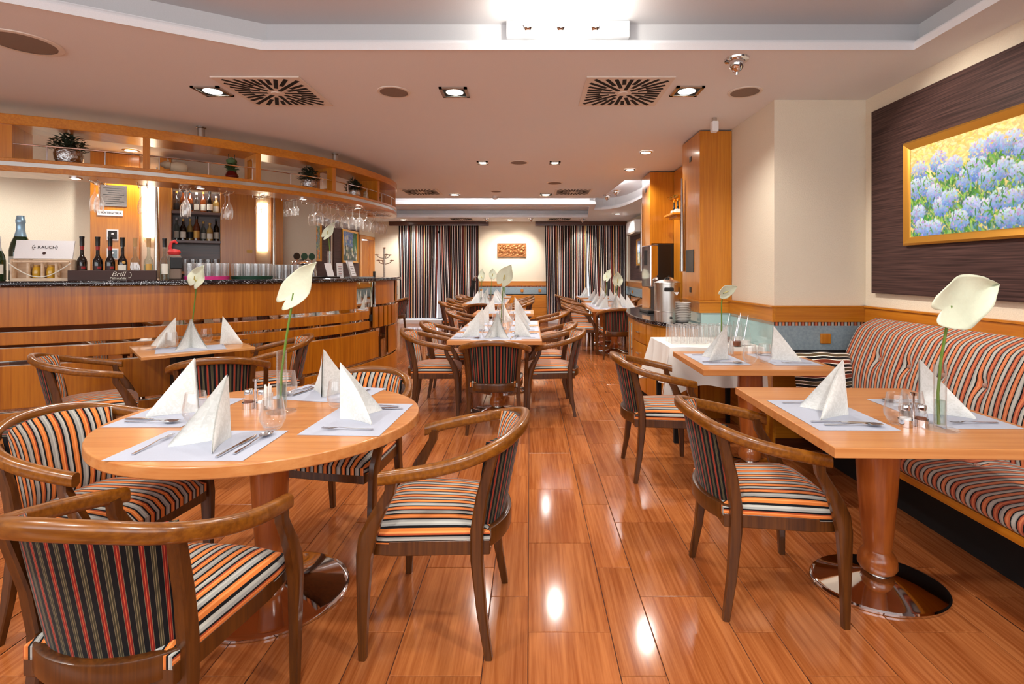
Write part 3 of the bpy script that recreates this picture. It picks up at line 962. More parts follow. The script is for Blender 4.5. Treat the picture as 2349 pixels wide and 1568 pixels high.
# ------------------------------------------------------------------ tables
def pedestal(t, rx, ry, h=.71, r=1.0):
    MB().lathe([(.080 * r, h), (.080 * r, h - .10), (.082 * r, h - .16), (.074 * r, h - .30), (.060 * r, .22), (.052 * r, .165), (.054 * r, .155), (.066 * r, .14), (.074 * r, .12), (.076 * r, .09), (.066 * r, .072), (.048, .07)], 28).build('column', M['column'], t)
    MB().lathe([(.050, .078), (.050, .062), (.054, .055)], 24).build('collar', M['steel'], t)
    mb = MB()
    prof = [(.17, .062), (.35, .050), (.7, .030), (.92, .018), (.975, .016), (1.0, .010), (1.0, .002), (.97, 0)]
    mb.lathe([(a, z) for a, z in prof], 48, (0, 0, 0), 0, rx, ry)
    mb.build('base', M['chrome'], t)
def square_table(x, y, w, d, label, rz=0.0, group=None, mat='top_wood', box_leg=False, th=.038):
    t = thing('dining_table', label, 'table', (x, y, 0), rz, group)
    MB().span(-w / 2, w / 2, -d / 2, d / 2, .75 - th, .75).build('table_top', M[mat], t, bevel=.004)
    if box_leg:
        MB().span(-.13, .13, -.13, .13, .03, .71).build('column', M['matt_black'], t, bevel=.004)
        MB().span(-.24, .24, -.24, .24, 0, .03).build('base', M['matt_black'], t, bevel=.006)
    else:
        pedestal(t, .27, .22)
    return t
t = thing('oval_table', 'large oval beech table set for four in front of the bar', 'table', (-1.10, 2.16, 0))
ov = [(.62 * math.cos(2 * PI * k / 72), .57 * math.sin(2 * PI * k / 72)) for k in range(72)]
MB().prism(ov, .706, .75).build('table_top', M['top_wood'], t, bevel=.007)
pedestal(t, .32, .30, .706, .95)
square_table(1.51, 2.215, .88, .925, 'square beech table nearest on the bench, chrome foot', -.03, 'square bench tables')
square_table(1.52, 3.52, .87, .73, 'square beech table farther along the bench by the pillow', -.02, 'square bench tables')
square_table(-2.74, 4.14, .74, .74, 'small pale table on a black column against the bar', PI / 4 - .03, None, 'pale_top', True, .024)
square_table(-.31, 4.93, .84, .90, 'near half of the long centre table', 0, 'centre tables')
square_table(-.31, 5.85, .84, .90, 'far half of the long centre table', 0, 'centre tables')
square_table(-.38, 7.70, .88, .80, 'middle table of the centre row standing alone', 0, 'centre tables')
square_table(-.85, 9.98, .84, .90, 'far centre table with its chair back facing the viewer', 0, 'centre tables')
square_table(-.85, 10.92, .84, .90, 'far centre table second from the wainscot', 0, 'centre tables')
square_table(-.86, 12.2, .84, .90, 'last centre table next to the wainscot', 0, 'centre tables')
square_table(1.43, 8.62, .88, .90, 'nearest window table beside the buffet', 0, 'window tables')
square_table(1.45, 9.55, .88, .90, 'second window table from the buffet', 0, 'window tables')
square_table(1.56, 10.9, .86, .90, 'third window table from the buffet', 0, 'window tables')
square_table(1.57, 12.2, .86, .90, 'last window table before the curtain', 0, 'window tables')

# ------------------------------------------------------------------ bench along the wall
bench = thing('bench', 'long striped upholstered bench with buttoned back along the wall', 'bench', (0, 0, 0))
BY0, BY1 = .2, 3.74
btn_y = [3.39 - .26 * k for k in range(12)]
def back_pt(u, v):
    """u along the wall, v up"""
    y = BY0 + (BY1 - BY0) * u
    z = .46 + .56 * v
    x = 2.26 + .16 * v ** 1.4
    x -= .035 * math.sin(PI * min(1, v * 1.05))
    if v > .86:
        x += .10 * ((v - .86) / .14) ** 2
    dm = 0
    for b in btn_y:
        r2 = ((y - b) ** 2 + (z - .775) ** 2)
        if r2 < .02:
            dm += .028 * math.exp(-r2 / .0012) + .010 * math.exp(-r2 / .004)
    e = min(1, (BY1 - y) / .04)
    x += .04 * (1 - e) ** 2
    return (x + dm, y, z)
mb = MB().grid(back_pt, 260, 22, 0, lambda u, v: (BY0 + (BY1 - BY0) * u, v))
mb.grid(lambda u, v: (back_pt(1, v)[0] + (2.535 - back_pt(1, v)[0]) * u, BY1 - .002 + .002 * u, back_pt(1, v)[2]), 3, 22, 0, lambda u, v: (u * .2, v))
mb.grid(lambda u, v: (back_pt(u, 1)[0] + (2.535 - back_pt(u, 1)[0]) * v, back_pt(u, 1)[1], 1.02), 60, 1, 0, lambda u, v: (BY0 + (BY1 - BY0) * u, v))
mb.build('backrest', M['bench'], bench, smooth=70)
btn = MB().lathe([(.001, .012), (.010, .010), (.014, .003), (.013, -.004)], 14)
bme = btn.mesh('button', M['bench'], 60)
for b in btn_y:
    o = bpy.data.objects.new('button', bme); COL.objects.link(o); o.parent = bench
    o.location = (back_pt((b - BY0) / (BY1 - BY0), (.775 - .46) / .56)[0] - .004, b, .775); o.rotation_euler = (0, -PI / 2, 0)
def seat_pt(u, v):
    y = BY0 + (BY1 - BY0) * u
    # v: 0 underside front .. 1 back
    if v < .35:
        a = (v / .35) * PI * .9 - PI / 2
        x = 1.855 - .045 * math.cos(a) ; z = .415 + .045 * math.sin(a)
    else:
        q = (v - .35) / .65
        x = 1.85 + .43 * q; z = .46 + .022 * math.sin(PI * q)
    dm = 0
    for b in btn_y:
        r2 = (y - b) ** 2 + (x - 2.06) ** 2
        if r2 < .02:
            dm += .018 * math.exp(-r2 / .0016)
    return (x, y, z - dm)
mb = MB().grid(seat_pt, 220, 24, 0, lambda u, v: (BY0 + (BY1 - BY0) * u, v))
mb.grid(lambda u, v: (seat_pt(1, u)[0], BY1, .38 + (seat_pt(1, u)[2] - .38) * v), 24, 2, 0, lambda u, v: (u * .4, v))
mb.build('seat_cushion', M['bench'], bench, smooth=70)
for b in btn_y[::1]:
    o = bpy.data.objects.new('button', bme); COL.objects.link(o); o.parent = bench
    o.location = (2.06, b, .464)
MB().span(1.83, 2.53, BY0, BY1, .335, .372).build('seat_rail', M['veneer_h'], bench, bevel=.004)
MB().span(2.12, 2.53, BY0, BY1 - .05, 0, .335).build('plinth', M['matt_black'], bench)
# pillow
def pil(u, v, s):
    a, b = 2 * u - 1, 2 * v - 1
    k = (1 - abs(a) ** 3.0) * (1 - abs(b) ** 3.0)
    px = 1 - .05 * b * b; py = 1 - .06 * a * a
    return (a * .20 * px, s * .075 * k ** .6, .16 + b * .155 * py + .003 * math.sin(7 * a + 2))
p = MB().grid(lambda u, v: pil(u, v, -1), 22, 22, 0, lambda u, v: (u * .4, v * .4)).grid(lambda u, v: pil(u, v, 1), 22, 22, 0, lambda u, v: (u * .4, v * .4), True)
po = p.build('pillow', M['pillow'], None, (2.09, 3.60, .475), -.04, smooth=80)
po.rotation_euler = (-.2, 0, -.08)
tag(po, 'dark striped velvet pillow on the far end of the bench', 'pillow')

# ------------------------------------------------------------------ panels and paintings on the wall
def paint_array(w, h, kind, seed):
    rg = np.random.RandomState(seed)
    A = np.zeros((h, w, 3)) + np.array({'hydrangea': (214, 200, 130), 'oranges': (120, 146, 136)}.get(kind, (96, 116, 130)))
    yy, xx = np.mgrid[0:h, 0:w]
    def stroke(cx, cy, L, W, ang, col, al=.85):
        x0, x1 = int(max(0, cx - L - 2)), int(min(w, cx + L + 3)); y0, y1 = int(max(0, cy - L - 2)), int(min(h, cy + L + 3))
        if x1 <= x0 or y1 <= y0:
            return
        X = xx[y0:y1, x0:x1] - cx; Y = yy[y0:y1, x0:x1] - cy
        c, s = math.cos(ang), math.sin(ang)
        d = ((X * c + Y * s) / L) ** 2 + ((-X * s + Y * c) / W) ** 2
        m = np.clip((1 - d) * 3, 0, 1)[..., None] * al
        A[y0:y1, x0:x1] = A[y0:y1, x0:x1] * (1 - m) + np.array(col) * m
    def jit(c, a=16):
        return np.clip(np.array(c) + rg.uniform(-a, a, 3), 0, 255)
    if kind == 'hydrangea':
        for k in range(2600):
            x, y = rg.uniform(0, w), rg.uniform(0, h)
            top = y < h * (.30 + .10 * math.sin(x / w * 5))
            bot = y > h * .62
            c = ((236, 214, 130), (244, 230, 170), (226, 200, 110), (238, 226, 150))[rg.randint(4)] if top else (((70, 128, 66), (110, 160, 90), (150, 180, 110), (60, 110, 100))[rg.randint(4)] if not bot else ((60, 110, 80), (90, 140, 170), (70, 120, 150), (110, 160, 100))[rg.randint(4)])
            stroke(x, y, rg.uniform(4, 9), rg.uniform(1.5, 3), rg.uniform(-1, 1) + (1.3 if not top else .2), jit(c))
        for k in range(420):
            x, y = rg.uniform(0, w), rg.uniform(h * .3, h)
            stroke(x, y, rg.uniform(6, 12), rg.uniform(1.5, 3), rg.uniform(.6, 2.4), jit(((64, 140, 40), (110, 170, 60), (40, 110, 60), (150, 190, 80))[rg.randint(4)]))
        heads = [(.10, .27), (.28, .22), (.33, .34), (.42, .30), (.62, .22), (.74, .18), (.86, .22), (.95, .30), (.06, .46), (.17, .45), (.24, .55), (.52, .47), (.60, .38), (.70, .50), (.80, .44), (.92, .52), (.08, .74), (.30, .70), (.38, .62), (.12, .90), (.24, .92), (.56, .74), (.66, .80), (.78, .72), (.90, .72), (.46, .86), (.82, .90), (.96, .88)]
        for hx, hy in heads:
            R = rg.uniform(.068, .088) * w
            for k in range(170):
                a, r = rg.uniform(0, 2 * PI), R * math.sqrt(rg.uniform(0, 1))
                dx, dy = math.cos(a) * r, math.sin(a) * r * .95
                lightness = .5 - .5 * dy / R
                base = np.array((76, 122, 200)) * (1 - lightness) + np.array((216, 230, 246)) * lightness
                if rg.rand() < .12:
                    base = np.array((172, 150, 214))
                stroke(hx * w + dx, hy * h + dy, rg.uniform(2.2, 4.6), rg.uniform(1.4, 2.8), rg.uniform(0, 3), jit(base, 18))
        for k in range(110):
            x, y = rg.uniform(0, w), rg.uniform(h * .3, h)
            stroke(x, y, rg.uniform(5, 10), rg.uniform(1.2, 2.2), rg.uniform(.6, 2.4), jit(((70, 150, 44), (40, 116, 50), (160, 200, 90))[rg.randint(3)]), .8)
    elif kind == 'oranges':
        for k in range(1500):
            x, y = rg.uniform(0, w), rg.uniform(0, h)
            stroke(x, y, rg.uniform(3, 8), rg.uniform(1.2, 2.6), rg.uniform(0, 3), jit(((110, 150, 130), (150, 176, 190), (90, 128, 90), (170, 180, 140), (120, 150, 180))[rg.randint(5)]))
        for k in range(46):
            x, y = rg.uniform(.05, .95) * w, rg.uniform(.05, .95) * h
            for q in range(9):
                stroke(x + rg.uniform(-4, 4), y + rg.uniform(-4, 4), rg.uniform(2, 5), rg.uniform(1.5, 3), rg.uniform(0, 3), jit(((222, 160, 84), (232, 190, 120), (206, 130, 66))[rg.randint(3)]))
    else:
        for k in range(1500):
            x, y = rg.uniform(0, w), rg.uniform(0, h)
            if x > .66 * w and y < .62 * h:
                c = ((60, 120, 60), (90, 150, 80), (50, 100, 90))[rg.randint(3)]; an = 1.57
            elif y < .5 * h:
                c = ((110, 140, 190), (140, 160, 200), (90, 120, 170))[rg.randint(3)]; an = .2
            else:
                c = ((70, 90, 80), (60, 80, 60), (90, 110, 120))[rg.randint(3)]; an = .6
            stroke(x, y, rg.uniform(4, 8), rg.uniform(1.2, 2.4), an, jit(c))
        for k in range(40):
            x, y = rg.uniform(.05, .95) * w, rg.uniform(.5, .97) * h
            if k < 8:
                x, y = rg.uniform(.05, .5) * w, rg.uniform(.12, .4) * h
            for q in range(6):
                stroke(x + rg.uniform(-3, 3), y + rg.uniform(-4, 4), rg.uniform(2, 5), rg.uniform(1, 2.2), 1.57, jit(((222, 222, 200), (240, 236, 220), (190, 190, 150))[rg.randint(3)]))
    return np.clip(A, 0, 255) / 255.0

def canvas(name, w, h, W, H, kind, seed, parent, loc, rot):
    """painted canvas: colours laid on a fine mesh; local x right, y up"""
    A = paint_array(w, h, kind, seed)
    xs, ys = np.meshgrid(np.linspace(-W / 2, W / 2, w), np.linspace(H / 2, -H / 2, h))
    rg = np.random.RandomState(seed)
    vv = np.c_[xs.ravel(), ys.ravel(), (A.mean(axis=2).ravel() * .0025)]
    i = np.arange(w * h).reshape(h, w)
    q = np.c_[i[1:, :-1].ravel(), i[1:, 1:].ravel(), i[:-1, 1:].ravel(), i[:-1, :-1].ravel()]
    me = bpy.data.meshes.new(name)
    me.from_pydata(vv.tolist(), [], q.tolist())
    L = np.where(A <= .04045, A / 12.92, ((A + .055) / 1.055) ** 2.4).reshape(-1, 3)
    ca = me.color_attributes.new('paint', 'FLOAT_COLOR', 'POINT')
    ca.data.foreach_set('color', np.c_[L, np.ones(len(L))].astype(np.float32).ravel())
    me.materials.append(M['paint'])
    o = bpy.data.objects.new(name, me); COL.objects.link(o)
    o.parent = parent; o.location = loc; o.rotation_euler = rot
    return o
def picture(name, label, W, H, kind, seed, loc, rot, res, fw=.05):
    """framed painting; local x right, y up, z out of the wall"""
    t = thing(name, label, 'painting', loc, 0)
    t.rotation_euler = rot
    prof = [(0, 0), (0, .022), (fw * .25, .032), (fw * .6, .024), (fw * .9, .018), (fw, .012), (fw, 0)]
    rect = lambda d: [(-W / 2 + d, -H / 2 + d), (W / 2 - d, -H / 2 + d), (W / 2 - d, H / 2 - d), (-W / 2 + d, H / 2 - d)]
    for k in range(4):
        vv = []; n = len(prof)
        for d, z in prof:
            r = rect(d)
            vv += [(r[k][0], r[k][1], z), (r[(k + 1) % 4][0], r[(k + 1) % 4][1], z)]
        MB().add(vv, [(2 * i, 2 * i + 1, 2 * i + 3, 2 * i + 2) for i in range(n - 1)]).build('frame_side', M['gold'], t, smooth=50)
    canvas('canvas', res[0], res[1], W - 2 * fw + .004, H - 2 * fw + .004, kind, seed, t, (0, 0, .010), (0, 0, 0))
    return t
# wall facing -x: local x right = -y world
RX = (PI / 2, 0, -PI / 2)
pn = MB().span(2.535, 2.565, -.6, 3.785, 1.20, 2.54).build('wall_panel', M['plum'], None, bevel=.003)
tag(pn, 'dark plum grasscloth panel behind the hydrangea painting', 'wall panel')
picture('painting', 'gilt framed oil painting of blue hydrangeas on the plum panel', .93, .685, 'hydrangea', 3, (2.533, 2.965, 1.874), RX, (290, 205), .055)
LX = (PI / 2, 0, PI / 2)
for y0, y1, w in ((7.9, 10.45, 'nearer the bar'), (10.6, 12.2, 'nearer the door')):
    pn = MB().span(XL + .004, XL + .03, y0, y1, 1.0, 2.42).build('wall_panel', M['plum'], None, bevel=.003)
    tag(pn, 'dark plum panel with a painting behind the bar, %s' % w, 'wall panel')
picture('painting', 'gilt framed painting of orange fruit behind the bar', 1.0, .74, 'oranges', 5, (XL + .032, 9.42, 1.92), LX, (110, 80), .05)
picture('painting', 'gilt framed painting of white tulips and water behind the bar', 1.0, .74, 'tulips', 8, (XL + .032, 11.54, 1.92), LX, (110, 80), .05)
pn = MB().span(XR - .03, XR - .004, 8.9, 12.9, 1.15, 2.25).build('wall_panel', M['plum'], None, bevel=.003)
tag(pn, 'dark panel on the far wall beneath the air conditioner', 'wall panel')
picture('painting', 'small painting on the far wall beneath the air conditioner', .8, .62, 'tulips', 12, (XR - .032, 11.6, 1.80), RX, (80, 60), .05)
# air conditioner
t = thing('air_conditioner', 'white split air conditioner high on the far wall', 'air conditioner', (XR, 11.9, 2.22))
MB().prism([(-.24, 0), (-.02, 0), (-.02, .9), (-.24, .9)], 0, .30).build('body', M['white'], t, (0, -.45, .02), bevel=.05)
MB().span(-.235, -.05, -.42, .42, 0, .015).build('louvre', M['grille'], t)
# bronze relief on the back wall
t = thing('relief_plaque', 'bronze relief plaque with figures on the back wall', 'relief', (-.475, YB - .002, 1.915))
MB().span(-.375, .375, -.03, 0, -.185, .185).build('backing', M['bronze'], t, bevel=.004)
rg = np.random.RandomState(4)
fig = [(-.30 + .075 * k, rg.uniform(-.02, .03), rg.uniform(.9, 1.3)) for k in range(9)]
def rel(u, v):
    x, z = -.35 + .70 * u, -.165 + .33 * v
    h = .004 * math.sin(40 * x + 3 * math.sin(30 * z))
    for fx, fz, s in fig:
        for cx, cz, rx, rz in ((0, .09, .016, .018), (.004, .04, .022, .045), (-.014, -.05, .012, .06), (.02, -.055, .011, .055), (.03, .045, .03, .010)):
            d = ((x - fx - cx * s) / rx) ** 2 + ((z - fz - cz * s) / rz) ** 2
            h = max(h, .020 * (1 - d)) if d < 1 else h
    return (x, -.031 - h, z)
MB().grid(rel, 150, 70).build('figures', M['bronze'], t, smooth=80)

# ------------------------------------------------------------------ curtains
def curtain_set(x0, x1, tag_, gap, splitpx):
    rail = MB().span(x0 - .25, x1 + .25 if x1 < 1 else x1 + .02, YB - .16, YB - .04, 2.56, 2.66).build('curtain_pelmet', M['dark_wood'], None, bevel=.004)
    tag(rail, 'dark wooden curtain pelmet %s' % tag_, 'curtain rail')
    for (a, b, nm, side) in ((x0, splitpx - .01, 'bar-side', 0), (splitpx + .01, x1, 'window-side', 1)):
        W = b - a
        nf = max(6, int(W / .13))
        def f(u, v, a=a, b=b, W=W, side=side, nf=nf):
            z = 2.557 - (2.557 - .135) * v
            # the free edges draw apart towards the floor
            g = gap * max(0, v - .25) ** 1.2
            aa = a + (g if side == 1 else 0) + (.05 * v)
            bb = b - (g if side == 0 else 0)
            x = aa + (bb - aa) * u
            y = YB - .10 + .035 * math.sin(u * nf * 2 * PI + .4 * math.sin(v * 5)) * (.6 + .5 * v) + .012 * math.sin(u * 23 + v * 3)
            return (x, y, z)
        cu = MB().grid(f, nf * 10, 26, 0, lambda u, v, W=W: (u * W * 1.35, v)).build('curtain', M['curtain'], None, smooth=80)
        so = cu.modifiers.new('thickness', 'SOLIDIFY'); so.thickness = .004
        tag(cu, 'dark striped full length curtain, %s half %s' % (nm, tag_), 'curtain')
curtain_set(-3.44, -1.33, 'left of the bronze relief', .05, -2.40)
curtain_set(.40, 2.52, 'right of the bronze relief', .05, 1.50)
# ------------------------------------------------------------------ the bar
BAR = Path([(-6.2, 3.15), (-5.0, 3.47), (-4.02, 3.83), (-3.24, 4.245), (-2.5, 4.9), (-2.06, 5.55), (-1.84, 6.3), (-1.80, 6.85), (-1.95, 7.3), (-2.4, 7.55)])
CT = 1.285
bar = thing('bar_counter', 'curved wooden bar front with mirror slots between its boards', 'bar', (0, 0, 0))
def board(name, s0, s1, z0, z1, mat, parent, a0=0.0, a1=.018, r=.004):
    return MB().sweep(BAR.run(s0, s1), rrect(a0, a1, z0, z1, r, 2)).build(name, mat, parent, smooth=20)
board('mirror_front', .2, 7.25, .02, 1.235, M['mirror'], bar, .028, .04, .002)
board('inner_shelf', .2, 7.2, .3, 1.0, M['dark_wood'], bar, .42, .45, .002)
board('top_panel', .2, 5.21, .935, 1.238, M['bar_wood'], bar)
board('slat', .2, 5.46, .80, .895, M['bar_wood'], bar)
board('slat', .2, 5.46, .68, .775, M['bar_wood'], bar)
board('lower_panel', .2, 5.68, .315, .64, M['bar_wood'], bar)
board('skirt_board', .2, 7.25, .0, .285, M['bar_wood'], bar)
board('end_panel', 5.62, 6.18, .955, 1.238, M['bar_wood'], bar)
board('end_panel', 6.36, 7.25, .955, 1.238, M['bar_wood'], bar)
board('end_panel', 5.98, 7.25, .315, .66, M['bar_wood'], bar)
board('dark_rail', 5.50, 7.0, .76, .84, M['matt_black'], bar, .012, .026)
for k in range(9):
    s = 5.56 + .12 * k
    board('slat', s, s + .085, .68, .93, M['bar_wood'], bar, -.012, .012)
for s in (5.21, 5.61, 6.2):
    (x, y), a = BAR.at(s, .012)
    MB().tube([(x, y, .64), (x, y, 1.235)], .007, 10).build('chrome_upright', M['chrome'], bar)
ct = MB().sweep(BAR.run(.1, 7.27), rrect(-.055, .50, CT - .045, CT, .018, 4)).build('bar_worktop', M['granite'], smooth=15)
tag(ct, 'black speckled granite worktop along the curved bar', 'worktop')

# shelf unit hung over the bar
ov = thing('bar_gantry', 'curved wooden gantry hung over the bar with two boards', 'shelf', (0, 0, 0))
G0, G1 = 1.1, 6.95
board('top_board', G0, G1, 2.475, 2.555, M['veneer_h'], ov, 0, .36, .006)
board('lower_board', G0, G1, 2.12, 2.162, M['veneer_h'], ov, 0, .36, .004)
board('steel_band', G0, G1, 2.160, 2.197, M['steel'], ov, .012, .34, .002)
board('shelf_board', G0, G1, 2.195, 2.222, M['veneer_h'], ov, .004, .36, .004)
def divider(s, wdw=False, thick=.045):
    (x, y), a = BAR.at(s, .18)
    mb = MB()
    if wdw:
        mb.span(-thick / 2, thick / 2, -.16, -.08, 0, .255).span(-thick / 2, thick / 2, .08, .16, 0, .255).span(-thick / 2, thick / 2, -.08, .08, 0, .035).span(-thick / 2, thick / 2, -.08, .08, .22, .255)
    else:
        mb.span(-thick / 2, thick / 2, -.16, .16, 0, .255)
    mb.build('divider', M['veneer'], ov, (x, y, 2.221), a)
divider(2.33, False, .10); divider(3.21, False); divider(4.07, True); divider(4.88, True); divider(5.72, False); divider(6.5, False)
for s in (3.62, 5.02, 1.9):
    (x, y), a = BAR.at(s, .14)
    MB().lathe([(.040, CEIL - .002), (.040, CEIL - .012), (.03, CEIL - .016), (.03, 2.55)], 20, (x, y, 0)).build('hanging_pole', M['steel'], ov)
for s in [1.5 + .36 * k for k in range(15)]:
    (x, y), a = BAR.at(s, .03)
    MB().tube([(x, y, 2.22), (x, y, 2.335)], .005, 8).build('rail_post', M['chrome'], ov)
MB().tube([(p[0], p[1], 2.335) for p in BAR.run(G0, G1, .03)], .006, 8).build('gallery_rail', M['chrome'], ov)
for k, s in enumerate((2.72, 3.62, 4.6, 5.5)):
    (x, y), a = BAR.at(s, .17)
    MB().lathe([(.045, 2.121), (.045, 2.114), (.032, 2.112)], 20, (x, y, 0)).build('lamp_rim', M['chrome'], ov)
    MB().lathe([(.031, 2.113), (.001, 2.1125)], 16, (x, y, 0)).build('lamp_lens', M['lamp'], ov)
    l = bpy.data.lights.new('gantry_beam', 'SPOT'); l.energy = 7; l.color = LAMP; l.spot_size = 2.3; l.spot_blend = .7; l.shadow_soft_size = .03
    lo = bpy.data.objects.new('gantry_beam', l); COL.objects.link(lo); lo.parent = ov; lo.location = (x, y, 2.10)

# hanging glasses: foot at the top, bowl downwards (local z = 0 at the foot)
def hang_glass(kind):
    if kind == 'flute':
        pr = [(.001, -.002), (.033, -.001), (.033, -.004), (.006, -.010), (.0045, -.03), (.0045, -.085), (.010, -.10), (.026, -.135), (.032, -.17), (.030, -.215), (.027, -.235)]
    elif kind == 'cordial':
        pr = [(.001, -.002), (.028, -.001), (.028, -.004), (.005, -.009), (.004, -.03), (.004, -.07), (.010, -.078), (.026, -.10), (.024, -.112), (.018, -.125), (.022, -.155)]
    else:
        pr = [(.001, -.002), (.036, -.001), (.036, -.004), (.006, -.010), (.0045, -.03), (.0045, -.075), (.012, -.086), (.034, -.105), (.043, -.135), (.042, -.17), (.034, -.205)]
    k = 1.2 if kind == 'wine' else 1.05
    return MB().lathe([(r * k, z * k) for r, z in pr], 20).mesh('stemware', M['stemware'], 60)
HG = {k: hang_glass(k) for k in ('flute', 'cordial', 'wine')}
ORD = ['first', 'second', 'third', 'fourth', 'fifth', 'sixth', 'seventh', 'eighth', 'ninth', 'tenth', 'eleventh', 'twelfth', 'thirteenth', 'fourteenth']
clusters = [(2.86, 'flute', 3, 'hanging champagne flute over the wooden gift box, first rack'), (3.18, 'flute', 1, 'single glass hanging before the first lit panel'),
            (3.50, 'flute', 3, 'hanging flute in front of the bottle niche'), (3.84, 'flute', 3, 'hanging flute just past the bottle niche'),
            (4.16, 'cordial', 4, 'small hanging cordial glass before the second lit panel'), (4.48, 'cordial', 4, 'small hanging cordial glass above the beer tap')]
for s in (4.74, 4.86, 5.0, 5.14, 5.28, 5.42, 5.58, 5.74, 5.9, 6.06, 6.2):
    clusters.append((s, 'wine', 2 if s < 5.8 else 1, 'wine glass hung at the gantry end'))
for n, (s, kind, cnt, lab) in enumerate(clusters):
    for i in range(cnt):
        off = .10 + (.115 if kind == 'wine' else .075) * i + (.05 if cnt == 1 else 0)
        (x, y), a = BAR.at(s + (.03 if kind == 'wine' else .012) * (i % 2), off)
        o = bpy.data.objects.new('stemware', HG[kind]); COL.objects.link(o)
        o.location = (x, y, 2.098); o.rotation_euler = (0, 0, a)
        pos = ['', 'front', 'middle', 'back', 'rearmost'][i + 1] if cnt > 1 else ''
        if kind == 'wine':
            wl_ = lab + ', %s %s from the tap' % (pos + ' one of the' if cnt > 1 else 'on the', ORD[n - 6] + (' pair' if cnt > 1 else ' hook'))
        else:
            wl_ = lab + (', %s one' % pos if pos else '')
        tag(o, wl_, 'glass', 'glasses hanging over the bar')
    (x, y), a = BAR.at(s, .20)
    w = thing('glass_rack', 'wire glass rack under the gantry, %s from the left' % ORD[min(n, 13)] if n < 14 else 'wire glass rack at the tip of the gantry, %s hook' % ('inner', 'middle', 'outer')[n - 14], 'rack', (x, y, 2.12), a, 'wire glass racks')
    for q in (-.03, .03):
        MB().tube([(q, .13, 0), (q, .13, -.028), (q, -.14, -.028), (q, -.165, -.018)], .003, 6).build('wire', M['chrome'], w)

# decorations on the gantry shelf
def leaves(n, r, h, seed, sz=.03, mat='dark_leaf'):
    rg = random.Random(seed)
    mb = MB()
    for k in range(n):
        a = rg.uniform(0, 2 * PI); e = rg.uniform(.05, 1.4); q = rg.uniform(.35, 1)
        c = Vector((math.cos(a) * math.cos(e) * r * q, math.sin(a) * math.cos(e) * r * q, math.sin(e) * h * q))
        d = Vector((math.cos(a), math.sin(a), rg.uniform(-.4, .8))).normalized()
        sd = d.cross(Vector((0, 0, 1))).normalized() * sz * .35
        up = sd.cross(d).normalized() * sz * .12
        mb.add([c - d * sz * .5, c + sd + up, c + d * sz * .6, c - sd + up], [(0, 1, 2), (0, 2, 3)])
    return mb
M['dark_leaf'] = plain('dark_leaf', (44, 56, 40), .6)
M['green_leaf'] = plain('green_leaf', (74, 100, 56), .6)
M['silver_pot'] = plain('hammered_silver_pot', (190, 190, 190), .25, 1.0, bump=1.0, bscale=45)
M['red_pot'] = plain('red_glazed_pot', (90, 12, 16), .15, coat=.6)
M['clay'] = plain('pale_clay', (206, 190, 160), .7)
def planter(s, kind, label, r=.075, h=.10, off=.18, seed=1):
    (x, y), a = BAR.at(s, off)
    t = thing('planter', label, 'planter', (x, y, 2.223), a, 'planters on the gantry')
    if kind == 'silver':
        MB().lathe([(r * .75, 0), (r * .95, h * .3), (r, h * .75), (r * .93, h), (r * .85, h * .98), (r * .8, h * .7)], 24).build('pot', M['silver_pot'], t)
        f = leaves(420, r * 1.45, .15, seed, .036).build('foliage', M['dark_leaf'], t, (0, 0, h * .9), smooth=0)
    else:
        MB().lathe([(r * .4, 0), (r * .9, h * .15), (r, h * .45), (r * .7, h * .85), (r * .6, h)], 24).build('pot', M['red_pot'], t)
        f = leaves(220, r * 1.0, .12, seed, .035).build('foliage', M['green_leaf'], t, (0, 0, h * .9), smooth=0)
        rose = MB()
        for k in range(7):
            rose.lathe([(.008 + .005 * k, .0), (.012 + .006 * k, .02), (.010 + .006 * k, .035)], 10, (0, 0, .10 - .004 * k))
        rose.build('rose', M['green_leaf'], t, (0, 0, h * .9))
    f['kind'] = 'stuff'
    for q in (-.02, .02):
        MB().tube([(q, 0, h), (q * 1.3, 0, h + .16)], .003, 6).build('stick', M['dark_leaf'], t)
planter(2.67, 'silver', 'silver pot with dark plant at the left end of the gantry', .095, .115, seed=2)
planter(3.88, 'red', 'red glazed pot with a green rose on the gantry', .06, .085, seed=3)
planter(4.68, 'silver', 'silver pot with dark plant between the slotted dividers', .08, .10, seed=4)
planter(5.42, 'silver', 'silver pot with dark plant near the rounded gantry end', .08, .09, seed=5)
planter(5.95, 'silver', 'little dark planter at the tip of the gantry', .05, .07, seed=6)
(x, y), a = BAR.at(3.45, .18)
t = thing('pig_figurine', 'pale clay pig figurine on the gantry', 'figurine', (x, y, 2.223), a)
MB().lathe([(.001, -.07), (.04, -.06), (.055, -.01), (.052, .03), (.035, .06), (.001, .07)], 18).build('body', M['clay'], t, (0, 0, .06)).rotation_euler = (0, PI / 2, 0)
MB().lathe([(.001, -.035), (.03, -.02), (.036, .01), (.022, .035), (.014, .05), (.001, .052)], 16).build('head', M['clay'], t, (-.085, 0, .075)).rotation_euler = (0, -PI / 2, 0)
for q in ((-.035, -.025), (-.035, .025), (.035, -.025), (.035, .025)):
    MB().lathe([(.012, 0), (.012, .03)], 10, (q[0], q[1], 0)).build('leg', M['clay'], t)
for q in (-.02, .02):
    MB().add([(-.09, q, .105), (-.07, q * 1.8, .10), (-.085, q * 2.2, .135)], [(0, 1, 2)]).build('ear', M['clay'], t)
(x, y), a = BAR.at(5.66, .16)
t = thing('owl_figurine', 'small pale figurine beside the dark pot on the gantry', 'figurine', (x, y, 2.223), a)
MB().lathe([(.03, 0), (.035, .03), (.03, .06), (.02, .07)], 16).build('body', M['clay'], t)
MB().lathe([(.018, .068), (.028, .08), (.027, .10), (.012, .115), (.001, .117)], 16).build('head', M['clay'], t)

